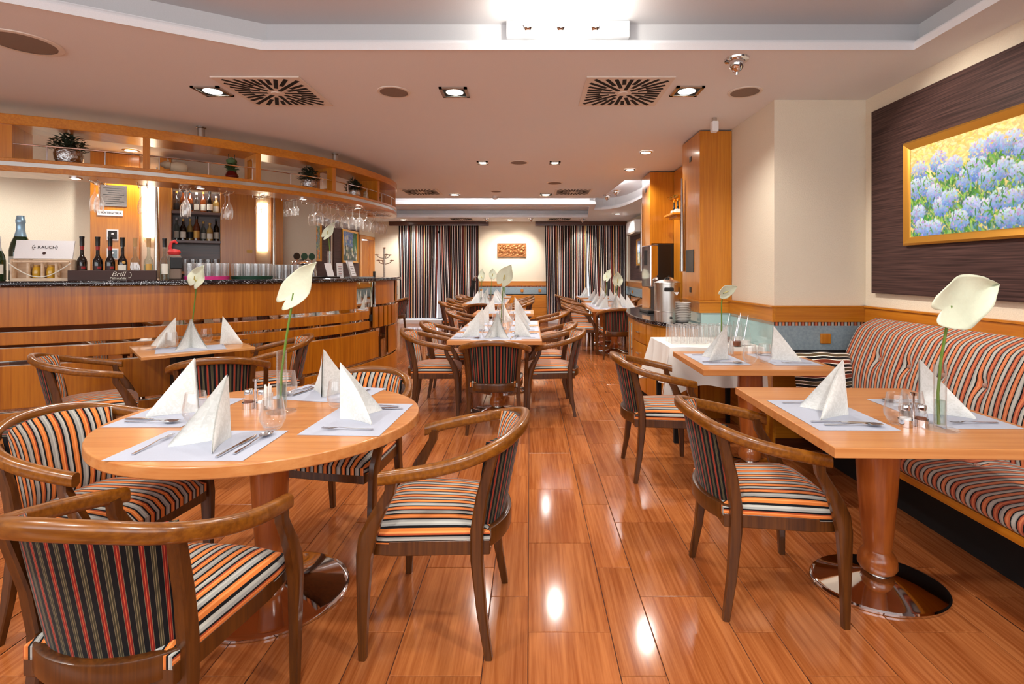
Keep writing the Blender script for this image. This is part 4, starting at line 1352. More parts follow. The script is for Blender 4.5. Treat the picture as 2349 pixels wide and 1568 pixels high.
# ------------------------------------------------------------------ things on the bar
def on_bar(name, label, cat, s, off=.22, group=None, dz=0.0, turn=0.0):
    (x, y), a = BAR.at(s, off)
    return thing(name, label, cat, (x, y, CT + dz), a + turn, group)
M['green_glass'] = plain('dark_green_bottle', (16, 44, 14), .06, coat=.6)
M['dark_glass'] = plain('black_bottle_glass', (12, 6, 8), .06, coat=.6)
M['silver_foil'] = plain('silver_foil', (205, 208, 205), .4, .3)
M['blue_foil'] = plain('pale_blue_foil', (150, 186, 210), .3, .5)
M['label'] = plain('cream_label', (230, 226, 212), .7)
M['gold_label'] = plain('gold_label', (206, 160, 80), .5, .4)
M['red_foil'] = plain('red_band', (150, 24, 26), .4)
M['cork'] = plain('cork', (190, 150, 100), .8)
M['clear_bottle'] = glassy('bottle_glass', (232, 236, 232), gain=1.5, base=.08)
M['amber'] = plain('amber_spirit', (120, 56, 20), .08, coat=.5)
M['pink'] = plain('pink_plastic', (224, 60, 140), .4)
M['green_tray'] = plain('green_rubber', (10, 60, 40), .5)
M['salmon'] = plain('red_flamingo', (220, 60, 60), .5)
M['brown_card'] = plain('brown_card', (60, 34, 28), .6)
M['juice'] = plain('yellow_juice', (206, 160, 40), .2, coat=.5)
M['tap_steel'] = M['chrome']
def champagne(s, sc, foil, label, off=.2):
    t = on_bar('champagne_bottle', label, 'bottle', s, off)
    MB().lathe([(.001, .0), (.040 * sc, .0), (.044 * sc, .01), (.044 * sc, .15 * sc), (.036 * sc, .19 * sc), (.022 * sc, .225 * sc), (.016 * sc, .25 * sc)], 28).build('body', M['green_glass'], t)
    MB().lathe([(.0245 * sc, .22 * sc), (.0175 * sc, .25 * sc), (.0165 * sc, .285 * sc), (.019 * sc, .29 * sc), (.019 * sc, .305 * sc), (.0165 * sc, .31 * sc), (.015 * sc, .325 * sc), (.001, .327 * sc)], 24).build('foil', M[foil], t)
    MB().lathe([(.0445 * sc, .05 * sc), (.0446 * sc, .12 * sc)], 14, (0, 0, 0), 0, 1, 1, -PI / 2 - 1.1, -PI / 2 + 1.1).build('label_band', M['label'], t)
champagne(2.255, 1.06, 'silver_foil', 'champagne bottle with white foil at the left end of the bar', .12)
champagne(2.305, 1.62, 'blue_foil', 'tall champagne bottle with pale blue foil beside the gift box', .34)
# wooden gift box
t = on_bar('gift_box', 'open pale wooden gift box with two juice bottles, lid marked RAUCH', 'box', 2.52, .16)
W, H, D = .36, .17, .11
MB().span(-W / 2, W / 2, D / 2 - .008, D / 2, 0, H).build('back_board', M['ply'], t)
MB().span(-W / 2, W / 2, -D / 2, D / 2, 0, .02).build('base_board', M['ply'], t)
for q in (-1, 1):
    MB().span(q * W / 2 - .005, q * W / 2 + .005, -D / 2, D / 2, 0, H).build('side_board', M['ply'], t)
for q in (-.085, 0, .085):
    MB().span(q - .006, q + .006, -D / 2 + .01, D / 2, .02, .14).build('inner_divider', M['ply'], t)
MB().lathe([(.008, -.17), (.008, .17)], 10).build('dowel', M['ply'], t, (0, -D / 2 + .01, H - .02)).rotation_euler = (0, PI / 2, 0)
lid = MB().span(-W / 2, W / 2, -.006, .006, 0, .155).build('lid', M['white'], t, (0, -.01, H + .005))
lid.rotation_euler = (-.35, 0, 0)
text_mesh('lettering', 'RAUCH', .034, M['ink'], lid, (.012, -.008, .095), (PI / 2, 0, 0))
for sgn in (-1, 1):
    MB().tube([(sgn * (.055 + .022 * math.cos(q)), -.0075, .095 + .022 * math.sin(q)) for q in [-1.0 + .25 * k for k in range(9)]], .0014, 5).build('logo_arc', M['ink'], lid)
MB().lathe([(.001, 0), (.006, .001), (.001, .012)], 10).build('logo_drop', M['ink'], lid, (-.062, -.008, .09))
MB().lathe([(.012, 0), (.010, .004), (.001, .005)], 16).build('latch', M['brown_card'], lid, (0, -.006, .045)).rotation_euler = (PI / 2, 0, 0)
MB().tube([(-W / 2 - .008 + (W + .016) * k / 16, -.075 - .01 * math.sin(PI * k / 16), .14 - .11 * math.sin(PI * k / 16)) for k in range(17)], .004, 8).build('rope_handle', M['label'], t)
for q in (-.043, .043):
    j = on_bar('juice_bottle', 'yellow juice bottle in the gift box, %s one' % ('left' if q < 0 else 'right'), 'bottle', 2.52, .16, 'juice bottles in the gift box', .021)
    j.location += Vector((math.cos(j.rotation_euler.z) * q, math.sin(j.rotation_euler.z) * q, 0))
    MB().lathe([(.001, 0), (.025, 0), (.028, .01), (.030, .05), (.026, .08), (.020, .09)], 20).build('body', M['juice'], j)
    MB().lathe([(.021, .088), (.022, .095), (.022, .102), (.001, .103)], 20).build('cap', M['gold_label'], j)
# bottle holder with lettering and bottles behind it
t = on_bar('bottle_holder', 'long dark brown holder box lettered Brill in front of the spirit bottles', 'holder', 2.99, .10)
MB().span(-.285, .285, -.045, .045, 0, .082).build('body', M['brown_card'], t, bevel=.003)
text_mesh('lettering', 'Brill', .055, M['label'], t, (.03, -.047, .052), (PI / 2, 0, 0), .35)
text_mesh('lettering', 'P\u00e1linkah\u00e1z', .026, M['label'], t, (.03, -.047, .018), (PI / 2, 0, 0), .1)
MB().tube([(.105 + .012 * math.cos(q), -.047, .045 + .022 * math.sin(q)) for q in [-2.2 + .3 * k for k in range(14)]], .0016, 5).build('logo_swirl', M['label'], t)
def slim(s, kind, label, off=.19, dz=0.0):
    t = on_bar('spirit_bottle', label, 'bottle', s, off, 'spirit bottles behind the holder')
    clear = kind in ('clear', 'ribbon', 'tall_clear')
    sc = 1.0
    MB().lathe([(.001, .0), (.030, .0), (.034, .008), (.034, .15), (.030, .175), (.018, .195), (.013, .21), (.012, .30), (.014, .302), (.014, .315)], 24).build('body', M['clear_bottle'] if clear else M['dark_glass'], t)
    MB().lathe([(.0155, .285), (.0155, .345), (.017, .35), (.017, .362), (.001, .363)], 20).build('cap', M['cork'] if kind in ('clear', 'ribbon') else M['black'], t)
    if kind == 'dark':
        MB().lathe([(.0137, .25), (.0137, .283)], 20).build('neck_band', M['red_foil'], t)
        MB().lathe([(.0343, .05), (.0343, .12)], 14, (0, 0, 0), 0, 1, 1, -PI / 2 - .9, -PI / 2 + .9).build('label_band', M['brown_card'], t)
        MB().lathe([(.0345, .095), (.0345, .115)], 8, (0, 0, 0), 0, 1, 1, -PI / 2 + .1, -PI / 2 + .9).build('label_flash', M['red_foil'], t)
    elif kind == 'labelled':
        MB().lathe([(.0343, .03), (.0343, .13)], 14, (0, 0, 0), 0, 1, 1, -PI / 2 - .9, -PI / 2 + .9).build('label_band', M['label'], t)
        MB().lathe([(.012, 0), (.011, .003), (.001, .004)], 14).build('medal', M['gold_label'], t, (.012, -.033, .15)).rotation_euler = (PI / 2, 0, 0)
    else:
        MB().lathe([(.001, .004), (.031, .004), (.031, .13 if kind != 'tall_clear' else .10), (.001, .131 if kind != 'tall_clear' else .101)], 20).build('spirit', M['water'], t)
        if kind == 'ribbon':
            for q in range(6):
                MB().tube([(-.02 + .008 * q, -.036, .15), (-.025 + .012 * q, -.045, .11 - .01 * (q % 2)), (-.015 + .008 * q, -.038, .07)], [.003, .006, .002], 6).build('ribbon', M['white'], t)
        else:
            MB().lathe([(.0343, .05), (.0343, .14)], 14, (0, 0, 0), 0, 1, 1, -PI / 2 - .7, -PI / 2 + .7).build('label_band', M['gold_label'] if kind == 'clear' else M['label'], t)
slim(2.755, 'dark', 'first dark spirit bottle with red neck band, next to the gift box')
slim(2.862, 'dark', 'second dark spirit bottle with red neck band')
slim(2.948, 'dark', 'third dark spirit bottle with red neck band, before the wood panel')
slim(3.035, 'labelled', 'dark spirit bottle with cream label and gold medal')
slim(3.125, 'ribbon', 'clear spirit bottle tied with a white ribbon')
slim(3.225, 'clear', 'clear spirit bottle with a gold label and cork')
slim(3.34, 'tall_clear', 'clear spirit bottle with black cap beside the holder box', .13)
# small machine with a red flamingo
t = on_bar('drink_machine', 'narrow grey dispenser between the clear bottle and the pink tray', 'dispenser', 3.42, .26)
MB().span(-.05, .05, -.09, .09, 0, .22).build('body', M['grille'], t, bevel=.02)
MB().span(-.035, .055, -.10, -.05, .10, .2).build('spout_block', M['black'], t, bevel=.006)
t2 = on_bar('flamingo_float', 'small red flamingo on top of the grey dispenser', 'toy', 3.42, .26, None, .221)
MB().lathe([(.001, 0), (.04, .004), (.052, .026), (.04, .05), (.001, .056)], 18).build('body', M['salmon'], t2)
MB().tube([(-.02, 0, .03), (-.032, 0, .07), (-.02, 0, .115), (.005, 0, .125), (.022, 0, .105)], [.016, .013, .012, .014, .008], 10).build('neck', M['salmon'], t2)
MB().tube([(.02, 0, .108), (.032, 0, .09)], [.007, .002], 8).build('beak', M['black'], t2)
# trays of tumblers
tum = MB().lathe([(.001, .002), (.026, .002), (.028, .01), (.031, .14), (.033, .141), (.0335, .0)], 14).mesh('tumbler', M['stemware'], 60)
def tray(s, tray_mat, label, glabel, nx, ny):
    t = on_bar('bar_tray', label, 'tray', s, .22)
    MB().lathe([(.001, 0), (.178, 0), (.183, .03), (.177, .03), (.173, .008), (.001, .008)], 36).build('rim', M[tray_mat], t)
    q = 0
    for i in range(nx):
        for j in range(ny):
            px, py = (i - (nx - 1) / 2) * .069, (j - (ny - 1) / 2) * .070
            if px * px + py * py > .145 ** 2:
                continue
            (x, y), a = BAR.at(s, .22)
            o = bpy.data.objects.new('tumbler', tum); COL.objects.link(o)
            o.location = (x + px * math.cos(a) - py * math.sin(a), y + px * math.sin(a) + py * math.cos(a), CT + .009)
            tag(o, glabel + ', %s row, %s from the left' % (ORD[j], ORD[i]), 'glass', 'tumblers on the bar trays')
tray(3.68, 'pink', 'round pink tray full of upturned tumblers on the bar', 'tumbler standing on the pink bar tray', 5, 4)
tray(4.08, 'green_tray', 'round dark green tray full of upturned tumblers on the bar', 'tumbler standing on the dark green bar tray', 5, 4)
for i in range(4):
    for j in range(3):
        (x, y), a = BAR.at(4.32 + .068 * i, .14 + .07 * j)
        o = bpy.data.objects.new('tumbler', tum); COL.objects.link(o); o.location = (x, y, CT + .001)
        tag(o, 'tumbler on the bare worktop by the beer tap, %s row, %s from the left' % (ORD[j], ORD[i]), 'glass', 'tumblers on the bar')
# beer tap
t = on_bar('beer_tap', 'chrome beer tap with round badges on the bar', 'tap', 4.70, .30)
MB().tube([(-.14, 0, 0), (-.14, 0, .10), (-.11, 0, .15), (-.03, 0, .17), (.05, 0, .165), (.11, 0, .13), (.13, 0, .07), (.13, 0, 0)], [.03, .03, .034, .036, .036, .034, .03, .028], 16).build('font', M['chrome'], t)
for q in (-.09, .0, .09):
    h = MB().tube([(q, -.01, .16), (q, -.02, .20)], .008, 8).build('lever', M['chrome'], t)
    MB().lathe([(.001, -.008), (.036, -.007), (.038, 0), (.036, .007), (.001, .008)], 24).build('badge', M['green_tray'] if q > -.05 else M['black'], h, (q, -.02, .235)).rotation_euler = (PI / 2, 0, 0)
    MB().tube([(q, -.035, .155), (q, -.075, .145), (q, -.078, .10)], [.008, .008, .006], 8).build('spout', M['chrome'], t)
MB().span(-.17, .17, -.16, -.02, 0, .02).build('drip_tray', M['black'], t, bevel=.004)
# cards and frame on the bar
t = on_bar('leaflet_stand', 'white leaflet leaning on a black holder on the bar', 'leaflet', 4.915, .07)
o = MB().span(-.055, .055, -.003, .003, 0, .15).build('sheet', M['white'], t, (0, .03, .02)); o.rotation_euler = (-.3, 0, .2)
MB().span(-.06, .07, -.03, .03, 0, .018).build('holder', M['black'], t, bevel=.003)
t = on_bar('menu_card', 'small white printed menu card beside the bar vase', 'card', 5.13, .16)
o = MB().span(-.055, .055, -.003, .003, 0, .17).build('card', M['white'], t); o.rotation_euler = (-.06, 0, .1)
for k in range(6):
    MB().span(-.03, .03, -.0045, -.003, .03 + .02 * k, .034 + .02 * k).build('print_line', M['red_foil'] if k % 2 else M['ink'], o)
t = on_bar('picture_stand', 'silver framed certificate leaning back at the bar end', 'frame', 5.36, .14)
fr = bpy.data.objects.new('frame_group', None)
o = MB().span(-.075, .075, -.008, .004, 0, .21).build('frame', M['steel'], t); o.rotation_euler = (-.30, 0, .15)
MB().span(-.055, .055, -.010, -.008, .02, .19).build('sheet', M['white'], o)
for k in range(5):
    MB().span(-.035, .035, -.0115, -.010, .045 + .022 * k, .050 + .022 * k).build('print_line', M['ink'], o)
t = on_bar('pen_holder', 'small black pen holder at the end of the bar', 'holder', 5.86, .15)
MB().lathe([(.001, 0), (.016, 0), (.016, .075), (.013, .076), (.012, .01)], 14).build('cup', M['black'], t)
t = on_bar('magazine', 'flat blue magazine lying at the end of the bar', 'magazine', 5.62, .22)
MB().span(-.10, .10, -.14, .14, 0, .008).build('pages', M['slate'], t)

# ------------------------------------------------------------------ back of the bar
def on_wall(name, label, cat, u, z, y=0.0, group=None):
    p = BO + BU * u + Vector((BU.y, -BU.x, 0)) * (-y)
    return thing(name, label, cat, (p.x, p.y, z), BA, group)
t = on_wall('bar_cabinet', 'tall orange veneered back-bar unit with bottle niche', 'cabinet', 0, 0)
MB().span(1.30, 1.725, -.10, -.002, 0, 2.66).build('side_panel', M['veneer'], t, bevel=.003)
MB().span(1.917, 2.03, -.32, -.002, 0, 2.62).build('niche_cheek', M['veneer'], t, bevel=.003)
MB().span(2.03, 2.53, -.02, -.002, 0, 2.3).build('niche_back', M['dark_wood'], t)
MB().span(2.50, 2.868, -.30, -.002, 0, 2.45).build('side_panel', M['veneer'], t, bevel=.003)
MB().span(2.03, 2.51, -.30, -.002, 2.34, 2.42).build('niche_top', M['veneer'], t)
MB().span(3.05, 3.19, -.10, -.002, 0, 2.4).build('side_panel', M['veneer'], t, bevel=.003)
MB().span(1.725, 1.917, -.03, -.002, 0, 2.6).build('lamp_backing', M['wall'], t)
MB().span(2.868, 3.05, -.03, -.002, 0, 2.45).build('lamp_backing', M['wall'], t)
for z in (2.045, 1.715, 1.36, 1.0):
    MB().span(2.03, 2.51, -.30, -.02, z - .03, z).build('niche_shelf', M['dark_wood'] if z > 1.4 else M['veneer'], t, bevel=.002)
for a, b, z0, z1 in ((1.755, 1.885, 1.75, 2.45), (2.90, 3.02, 1.62, 2.22)):
    MB().lathe([((b - a) / 2, z0), ((b - a) / 2, z1)], 14, ((a + b) / 2, -.03, 0), 0, 1, .6, -PI, 0).build('frosted_lamp', M['lamp_soft'], t)
for u, z0, z1 in ((1.90, 1.28, 2.5), (3.06, 1.28, 2.3)):
    MB().lathe([(.028, z0), (.008, z1)], 14, (u, -.36, 0)).build('tapered_rod', M['steel'], t)
l = bpy.data.lights.new('niche_light', 'AREA'); l.energy = 1.6; l.color = LAMP; l.shape = 'RECTANGLE'; l.size = .4; l.size_y = .05
lo = bpy.data.objects.new('niche_light', l); COL.objects.link(lo); lo.parent = t; lo.location = (2.27, -.26, 2.33)
MB().span(2.07, 2.47, -.29, -.24, 2.333, 2.34).build('niche_lamp', M['lamp_soft'], t)
t = on_wall('notice_plate', 'grey engraved notice plate on the back-bar panel', 'plate', 1.50, 2.19, -.101)
MB().span(-.115, .115, -.006, 0, -.115, .115).build('plate', M['steel'], t, bevel=.002)
for k in range(8):
    w = (.07, .09, .05)[k % 3]
    MB().span(-w, w, -.0075, -.006, -.09 + .024 * k, -.084 + .024 * k).build('print_line', M['ink'], t)
t = on_wall('category_sign', 'small white sign reading I. KATEGORIA below the notice plate', 'sign', 1.47, 2.00, -.101)
MB().span(-.11, .11, -.006, 0, -.03, .03).build('plate', M['white'], t, bevel=.001)
text_mesh('lettering', 'I. KATEG\u00d3RIA', .032, M['ink'], t, (0, -.007, 0), (PI / 2, 0, 0))
for z, lab in ((1.76, 'upper small framed sticker on the back-bar panel'), (1.55, 'lower small framed sticker on the back-bar panel')):
    t = on_wall('framed_sticker', lab, 'sticker', 1.49, z, -.101)
    MB().span(-.05, .05, -.005, 0, -.06, .06).build('card', M['white'], t)
    MB().span(-.038, .038, -.007, -.005, -.045, .045).build('picture', M['ink'] if z > 1.6 else M['slate'], t)
    MB().lathe([(.012, 0), (.011, .003), (.001, .004)], 12).build('emblem', M['white'], t, (0, -.007, .01)).rotation_euler = (PI / 2, 0, 0)
t = on_wall('key_tag', 'small yellow tag on the wood beside the second lit panel', 'tag', 2.80, 1.60, -.301)
MB().span(-.03, .03, -.004, 0, -.018, .018).build('plate', M['gold_label'], t)
# bottles and glasses in the niche
M['brown_glass'] = plain('brown_spirit', (92, 40, 16), .08, coat=.5)
M['black_glass'] = plain('very_dark_bottle', (16, 12, 12), .08, coat=.5)
M['straw'] = plain('straw_spirit', (170, 140, 80), .1, coat=.5)
rg = random.Random(11)
cols = ['clear_bottle', 'brown_glass', 'amber', 'clear_bottle', 'amber', 'black_glass', 'straw', 'clear_bottle', 'black_glass', 'straw', 'brown_glass', 'clear_bottle', 'straw', 'black_glass']
words = {'clear_bottle': 'clear', 'brown_glass': 'brown', 'amber': 'amber', 'black_glass': 'black', 'straw': 'straw coloured'}
for r_, z in enumerate((2.046, 1.716)):
    for k in range(7):
        c = cols[r_ * 7 + k]
        t = on_wall('liquor_bottle', '%s liquor bottle on the %s niche shelf, number %s from the wall lamp' % (words[c], ('upper', 'lower')[r_], ('one', 'two', 'three', 'four', 'five', 'six', 'seven')[k]), 'bottle', 2.07 + .065 * k, z, -.14 - .07 * (k % 2), 'bottles in the back-bar niche')
        h = rg.uniform(.20, .27); r = rg.uniform(.027, .034)
        MB().lathe([(.001, 0), (r, 0), (r, h * .58), (r * .8, h * .68), (r * .38, h * .78), (r * .36, h * .95)], 16).build('body', M[c], t)
        MB().lathe([(r * .42, h * .93), (r * .42, h * 1.04), (.001, h * 1.045)], 12).build('cap', M[rg.choice(['black', 'gold_label', 'white'])], t)
        MB().lathe([(r * 1.01, h * .12), (r * 1.01, h * .42)], 10, (0, 0, 0), 0, 1, 1, -PI / 2 - 1, -PI / 2 + 1).build('label_band', M[rg.choice(['label', 'label', 'gold_label', 'ink'])], t)
for k in range(6):
    for j in range(2):
        p = BO + BU * (2.08 + .075 * k) + Vector((BU.y, -BU.x, 0)) * (.10 + .09 * j)
        o = bpy.data.objects.new('tumbler', tum); COL.objects.link(o); o.location = (p.x, p.y, 1.361)
        tag(o, 'tumbler on the lowest back-bar niche shelf, %s row, %s from the left' % (('back', 'front')[j], ORD[k]), 'glass', 'glasses in the back-bar niche')
# ------------------------------------------------------------------ buffet corner
def tall_cab(label, x0, x1, y0, y1, blk=None):
    t = thing('tall_cabinet', label, 'cabinet', ((x0 + x1) / 2, (y0 + y1) / 2, 0))
    w, d = x1 - x0, y1 - y0
    z0 = blk if blk else 1.09
    MB().span(-w / 2, w / 2, -d / 2, d / 2, z0, 2.655).build('upper_body', M['veneer'], t, bevel=.004)
    if blk:
        MB().span(-w / 2 + .02, w / 2, -d / 2 + .01, d / 2, .9, blk).build('black_panel', M['black'], t)
        MB().span(-w / 2, w / 2, -d / 2 + .03, d / 2, 0, .9).build('lower_body', M['veneer'], t)
        MB().span(-w / 2, -w / 2 + .02, -d / 2, d / 2, .9, blk).build('side_board', M['veneer'], t)
    else:
        MB().span(-w / 2 - .012, w / 2, -d / 2 - .012, d / 2, 1.078, 1.09).build('cap_moulding', M['veneer_x'], t)
        MB().span(-w / 2, w / 2, -d / 2, d / 2, .975, 1.078).build('wood_band', M['veneer_x'], t, bevel=.003)
        MB().span(-w / 2 + .02, w / 2, -d / 2 + .012, d / 2, .72, .975).build('glass_band', M['teal_glass'], t)
        MB().span(-w / 2 + .01, w / 2, -d / 2 + .01, d / 2, 0, .72).build('lower_body', M['veneer'], t)
    xs = -w / 2 - .002
    for z, s in ((2.45, .05), (1.18 if not blk else 1.30, .05)):
        MB().box((xs, 0, z), (.006, .05, s)).build('square_cutout', M['black'], t)
    MB().box((xs, .02, 1.46), (.008, .24, .22)).build('black_inset', M['black'], t)
    MB().lathe([(.024, 1.36), (.010, 2.3)], 12, (xs - .02, d / 2 - .06, 0)).build('tapered_rod', M['steel'], t)
    return t
tall_cab('tall orange wood column next to the cream pier', 1.57, 1.868, 4.71, 5.24)
tall_cab('second tall orange wood column behind the coffee machine', 1.57, 2.56, 6.66, 7.12, 1.724)
nb = MB().span(1.88, 1.90, 5.25, 6.65, 0.9, 2.655).build('niche_panel', M['veneer'], None)
tag(nb, 'orange wood panel lining the buffet niche between the columns', 'panel')
BUF = Path([(1.56, 7.10), (1.32, 6.80), (1.19, 6.30), (1.15, 5.75), (1.18, 5.25), (1.30, 4.88), (1.56, 4.69)])
BT = .87
t = thing('buffet_cabinet', 'curved orange buffet cabinet with drawers under the black worktop', 'cabinet', (0, 0, 0))
def bpoly(off):
    return [(min(p[0], 1.562), p[1]) for p in BUF.run(0, BUF.L, off)]
MB().prism(bpoly(.05) , .08, BT - .042).build('body', M['veneer'], t, smooth=30)
MB().prism(bpoly(.09), 0, .08).build('plinth', M['matt_black'], t)
def front(name, s0, s1, z0, z1, mat, parent=None, a0=.030, a1=.048):
    return MB().sweep(BUF.run(s0, s1, 0, .05), rrect(a0, a1, z0, z1, .003, 2)).build(name, mat, parent or t)
L = BUF.L
d = front('door', .95, 1.42, .10, .81, M['veneer'])
front('glass_slit', 1.06, 1.12, .16, .76, M['teal_glass'], d, .026, .032)
front('glass_slit', 1.25, 1.31, .16, .76, M['teal_glass'], d, .026, .032)
def knob(s, z, parent, wide=False):
    (x, y), a = BUF.at(s, .015)
    if wide:
        MB().box((x, y, z), (.07, .022, .012), a).build('handle', M['steel'], parent, bevel=.003)
    else:
        MB().lathe([(.010, -.012), (.013, .0), (.010, .012), (.001, .013)], 12, (x, y, z)).build('knob', M['steel'], parent)
knob(1.37, .48, d)
for z0, z1 in ((.60, .81), (.36, .59), (.10, .35)):
    o = front('drawer', 1.44, 1.92, z0, z1, M['veneer'])
    knob(1.68, (z0 + z1) / 2, o, True)
front('front_panel', 1.94, 2.55, .10, .81, M['veneer'])
front('front_panel', .1, .93, .10, .81, M['veneer'])
top = MB().prism(bpoly(0), BT - .04, BT).prism([(1.545, 5.26), (1.875, 5.26), (1.875, 6.64), (1.545, 6.64)], BT - .04, BT).build('buffet_worktop', M['granite'], None, bevel=.008, smooth=30)
tag(top, 'polished black curved worktop of the buffet', 'worktop')
# coffee machine
t = thing('coffee_machine', 'tall steel and black coffee machine on the buffet worktop', 'coffee machine', (1.50, 6.12, BT), .1)
MB().span(-.11, .13, -.16, .16, .30, .80).build('steel_housing', M['chrome'], t, bevel=.015)
MB().span(-.02, .14, -.165, .165, .28, .81).build('black_housing', M['black'], t, bevel=.008)
MB().span(0, .14, -.15, .15, 0, .30).build('black_column', M['black'], t, bevel=.006)
MB().span(-.14, .14, -.16, .16, 0, .035).build('drip_base', M['black'], t, bevel=.01)
MB().span(-.112, -.109, -.05, .05, .56, .74).build('display', M['matt_black'], t)
for k in range(3):
    MB().tube([(-.002, -.10 + .03 * k, .20), (-.006, -.10 + .03 * k, .19), (-.002, -.10 + .03 * k, .175)], .004, 6).build('touch_key', M['white'], t)
# urns
def urn(x, y, r, h, label):
    t = thing('water_urn', label, 'urn', (x, y, BT + .001), 0)
    MB().lathe([(.001, 0), (r, 0), (r, h * .22), (r * 1.012, h * .225), (r * 1.012, h * .24), (r, h * .245), (r, h * .86), (r * 1.02, h * .865), (r * 1.02, h * .88)], 36).build('body', M['steel'], t)
    MB().lathe([(r * 1.03, h * .88), (r * 1.03, h * .895), (r * .6, h * .95), (r * .2, h * .965), (.001, h * .965)], 36).build('lid', M['steel'], t)
    MB().lathe([(r * .16, h * .96), (r * .2, h * .985), (r * .17, h), (.001, h)], 16).build('lid_knob', M['black'], t)
    MB().box((-.02, -r - .008, h * .74), (r * .75, .02, h * .09)).build('handle', M['black'], t, bevel=.012)
    MB().lathe([(.014, 0), (.012, .03), (.001, .031)], 12).build('tap_hole', M['black'], t, (0, -r + .012, h * .1)).rotation_euler = (PI / 2, 0, 0)
    MB().add([(.03, -r - .001, h * .68), (.085, -r + .02, h * .68), (.06, -r + .006, h * .60)], [(0, 1, 2)]).build('warning_label', M['white'], t)
    return t
urn(1.355, 5.02, .125, .425, 'large steel hot water urn in front of the coffee machine')
urn(1.58, 5.78, .06, .44, 'slim steel urn behind the large one')
pl = MB().lathe([(.001, .003), (.045, .002), (.05, .0), (.055, .003), (.078, .014), (.079, .0155), (.054, .007), (.001, .006)], 28).mesh('saucer', M['china'], 60)
for k in range(12):
    o = bpy.data.objects.new('saucer', pl); COL.objects.link(o)
    o.location = (1.478 + random.uniform(-.001, .001), 4.93, BT + .001 + .0158 * k)
    tag(o, 'white saucer in the stack beside the steel urn, %s from the bottom' % ORD[k], 'saucer', 'stack of white saucers')
t = thing('milk_frother', 'thin steel post with black knob behind the saucers', 'utensil', (1.455, 5.16, BT + .001))
MB().lathe([(.03, 0), (.03, .01), (.006, .012), (.006, .30), (.01, .31), (.001, .32)], 14).build('post', M['chrome'], t)
MB().tube([(.03, 0, .19), (.05, 0, .22), (.05, 0, .26)], [.012, .016, .012], 10).build('knob', M['black'], t)
# trophies
t = thing('trophy_shelf', 'small wooden shelf with trophies on the niche wall', 'shelf', (1.88, 6.2, 2.03))
MB().span(-.20, 0, -.20, .20, 0, .025).span(-.14, 0, -.16, .16, -.03, 0).build('board', M['veneer_h'], t, bevel=.003)
M['brass'] = plain('polished_brass', (220, 180, 90), .2, 1.0)
for k, (yy, lab) in enumerate(((6.13, 'gold cup trophy at the outer end of the trophy shelf'), (6.28, 'second gold cup trophy deeper on the shelf'))):
    t = thing('trophy', lab, 'trophy', (1.78, yy, 2.056), 0, 'trophies')
    MB().span(-.035, .035, -.035, .035, 0, .05).build('base', M['china'], t, bevel=.003)
    MB().lathe([(.02, .05), (.012, .07), (.014, .08), (.008, .09), (.008, .15)], 14).build('stem', M['black'], t)
    MB().lathe([(.008, .15), (.03, .165), (.055, .19), (.06, .215), (.056, .215), (.01, .17)], 18).build('cup', M['brass'], t)
    for s in (-1, 1):
        MB().tube([(s * .055, 0, .205), (s * .085, 0, .215), (s * .08, 0, .185), (s * .04, 0, .17)], .004, 6).build('handle', M['brass'], t)

# side table under a white cloth
CX0, CX1, CY0, CY1, CZ = 1.10, 1.845, 4.0, 4.64, .762
st = thing('side_table', 'small table hidden under the white cloth', 'table', ((CX0 + CX1) / 2, (CY0 + CY1) / 2, 0))
MB().span(-.35, .35, -.31, .31, .73, .755).build('table_top', M['top_wood'], st)
for a in (-.31, .31):
    for b in (-.27, .27):
        MB().limb([(a, b, 0), (a, b, .73)], [.035, .045]).build('leg', M['matt_black'], st)
cw, cd = (CX1 - CX0) / 2, (CY1 - CY0) / 2
def skirt(i, j):
    a = i * 4; k = int(a) % 4; f = a - int(a)
    q = ((-1 + 2 * f, -1), (1, -1 + 2 * f), (1 - 2 * f, 1), (-1, 1 - 2 * f))[k]
    cor = max(abs(q[0]), abs(q[1])) * min(abs(q[0]), abs(q[1]))
    wv = .5 + .5 * math.sin(i * 2 * PI * 11 + .8 * math.sin(i * 40))
    out = j * (.015 + .035 * wv + .05 * cor ** 6)
    if k == 1 or (k == 2):
        out *= .15
    nx = (1 if k == 1 else -1 if k == 3 else 0); ny = (-1 if k == 0 else 1 if k == 2 else 0)
    drop = .30 + .10 * cor ** 5 + .012 * math.sin(i * 50)
    sx = q[0] * cw + nx * out + (q[0] * out if not nx else 0) * cor ** 6
    sy = q[1] * cd + ny * out + (q[1] * out if not ny else 0) * cor ** 6
    return (sx, sy, -j * drop)
mb = MB().grid(lambda u, v: ((2 * u - 1) * cw, (2 * v - 1) * cd, .002 * math.sin(9 * u + 5 * v)), 10, 10)
mb.grid(skirt, 176, 8)
cl = mb.build('tablecloth', M['cloth'], None, ((CX0 + CX1) / 2, (CY0 + CY1) / 2, CZ), 0, smooth=70)
tag(cl, 'white cloth draped over the side table beside the pier', 'tablecloth')
tall = MB().lathe([(.001, .148), (.027, .148), (.029, .14), (.033, .002), (.034, .0)], 14).mesh('water_glass', M['stemware'], 60)
for j in range(3):
    for i in range(7):
        o = bpy.data.objects.new('water_glass', tall); COL.objects.link(o)
        o.location = (1.20 + .072 * i, 4.20 + .085 * j, CZ + .003)
        tag(o, 'upturned water glass on the white cloth, %s row, %s from the left' % (ORD[j], ORD[i]), 'glass', 'upturned glasses on the white cloth')
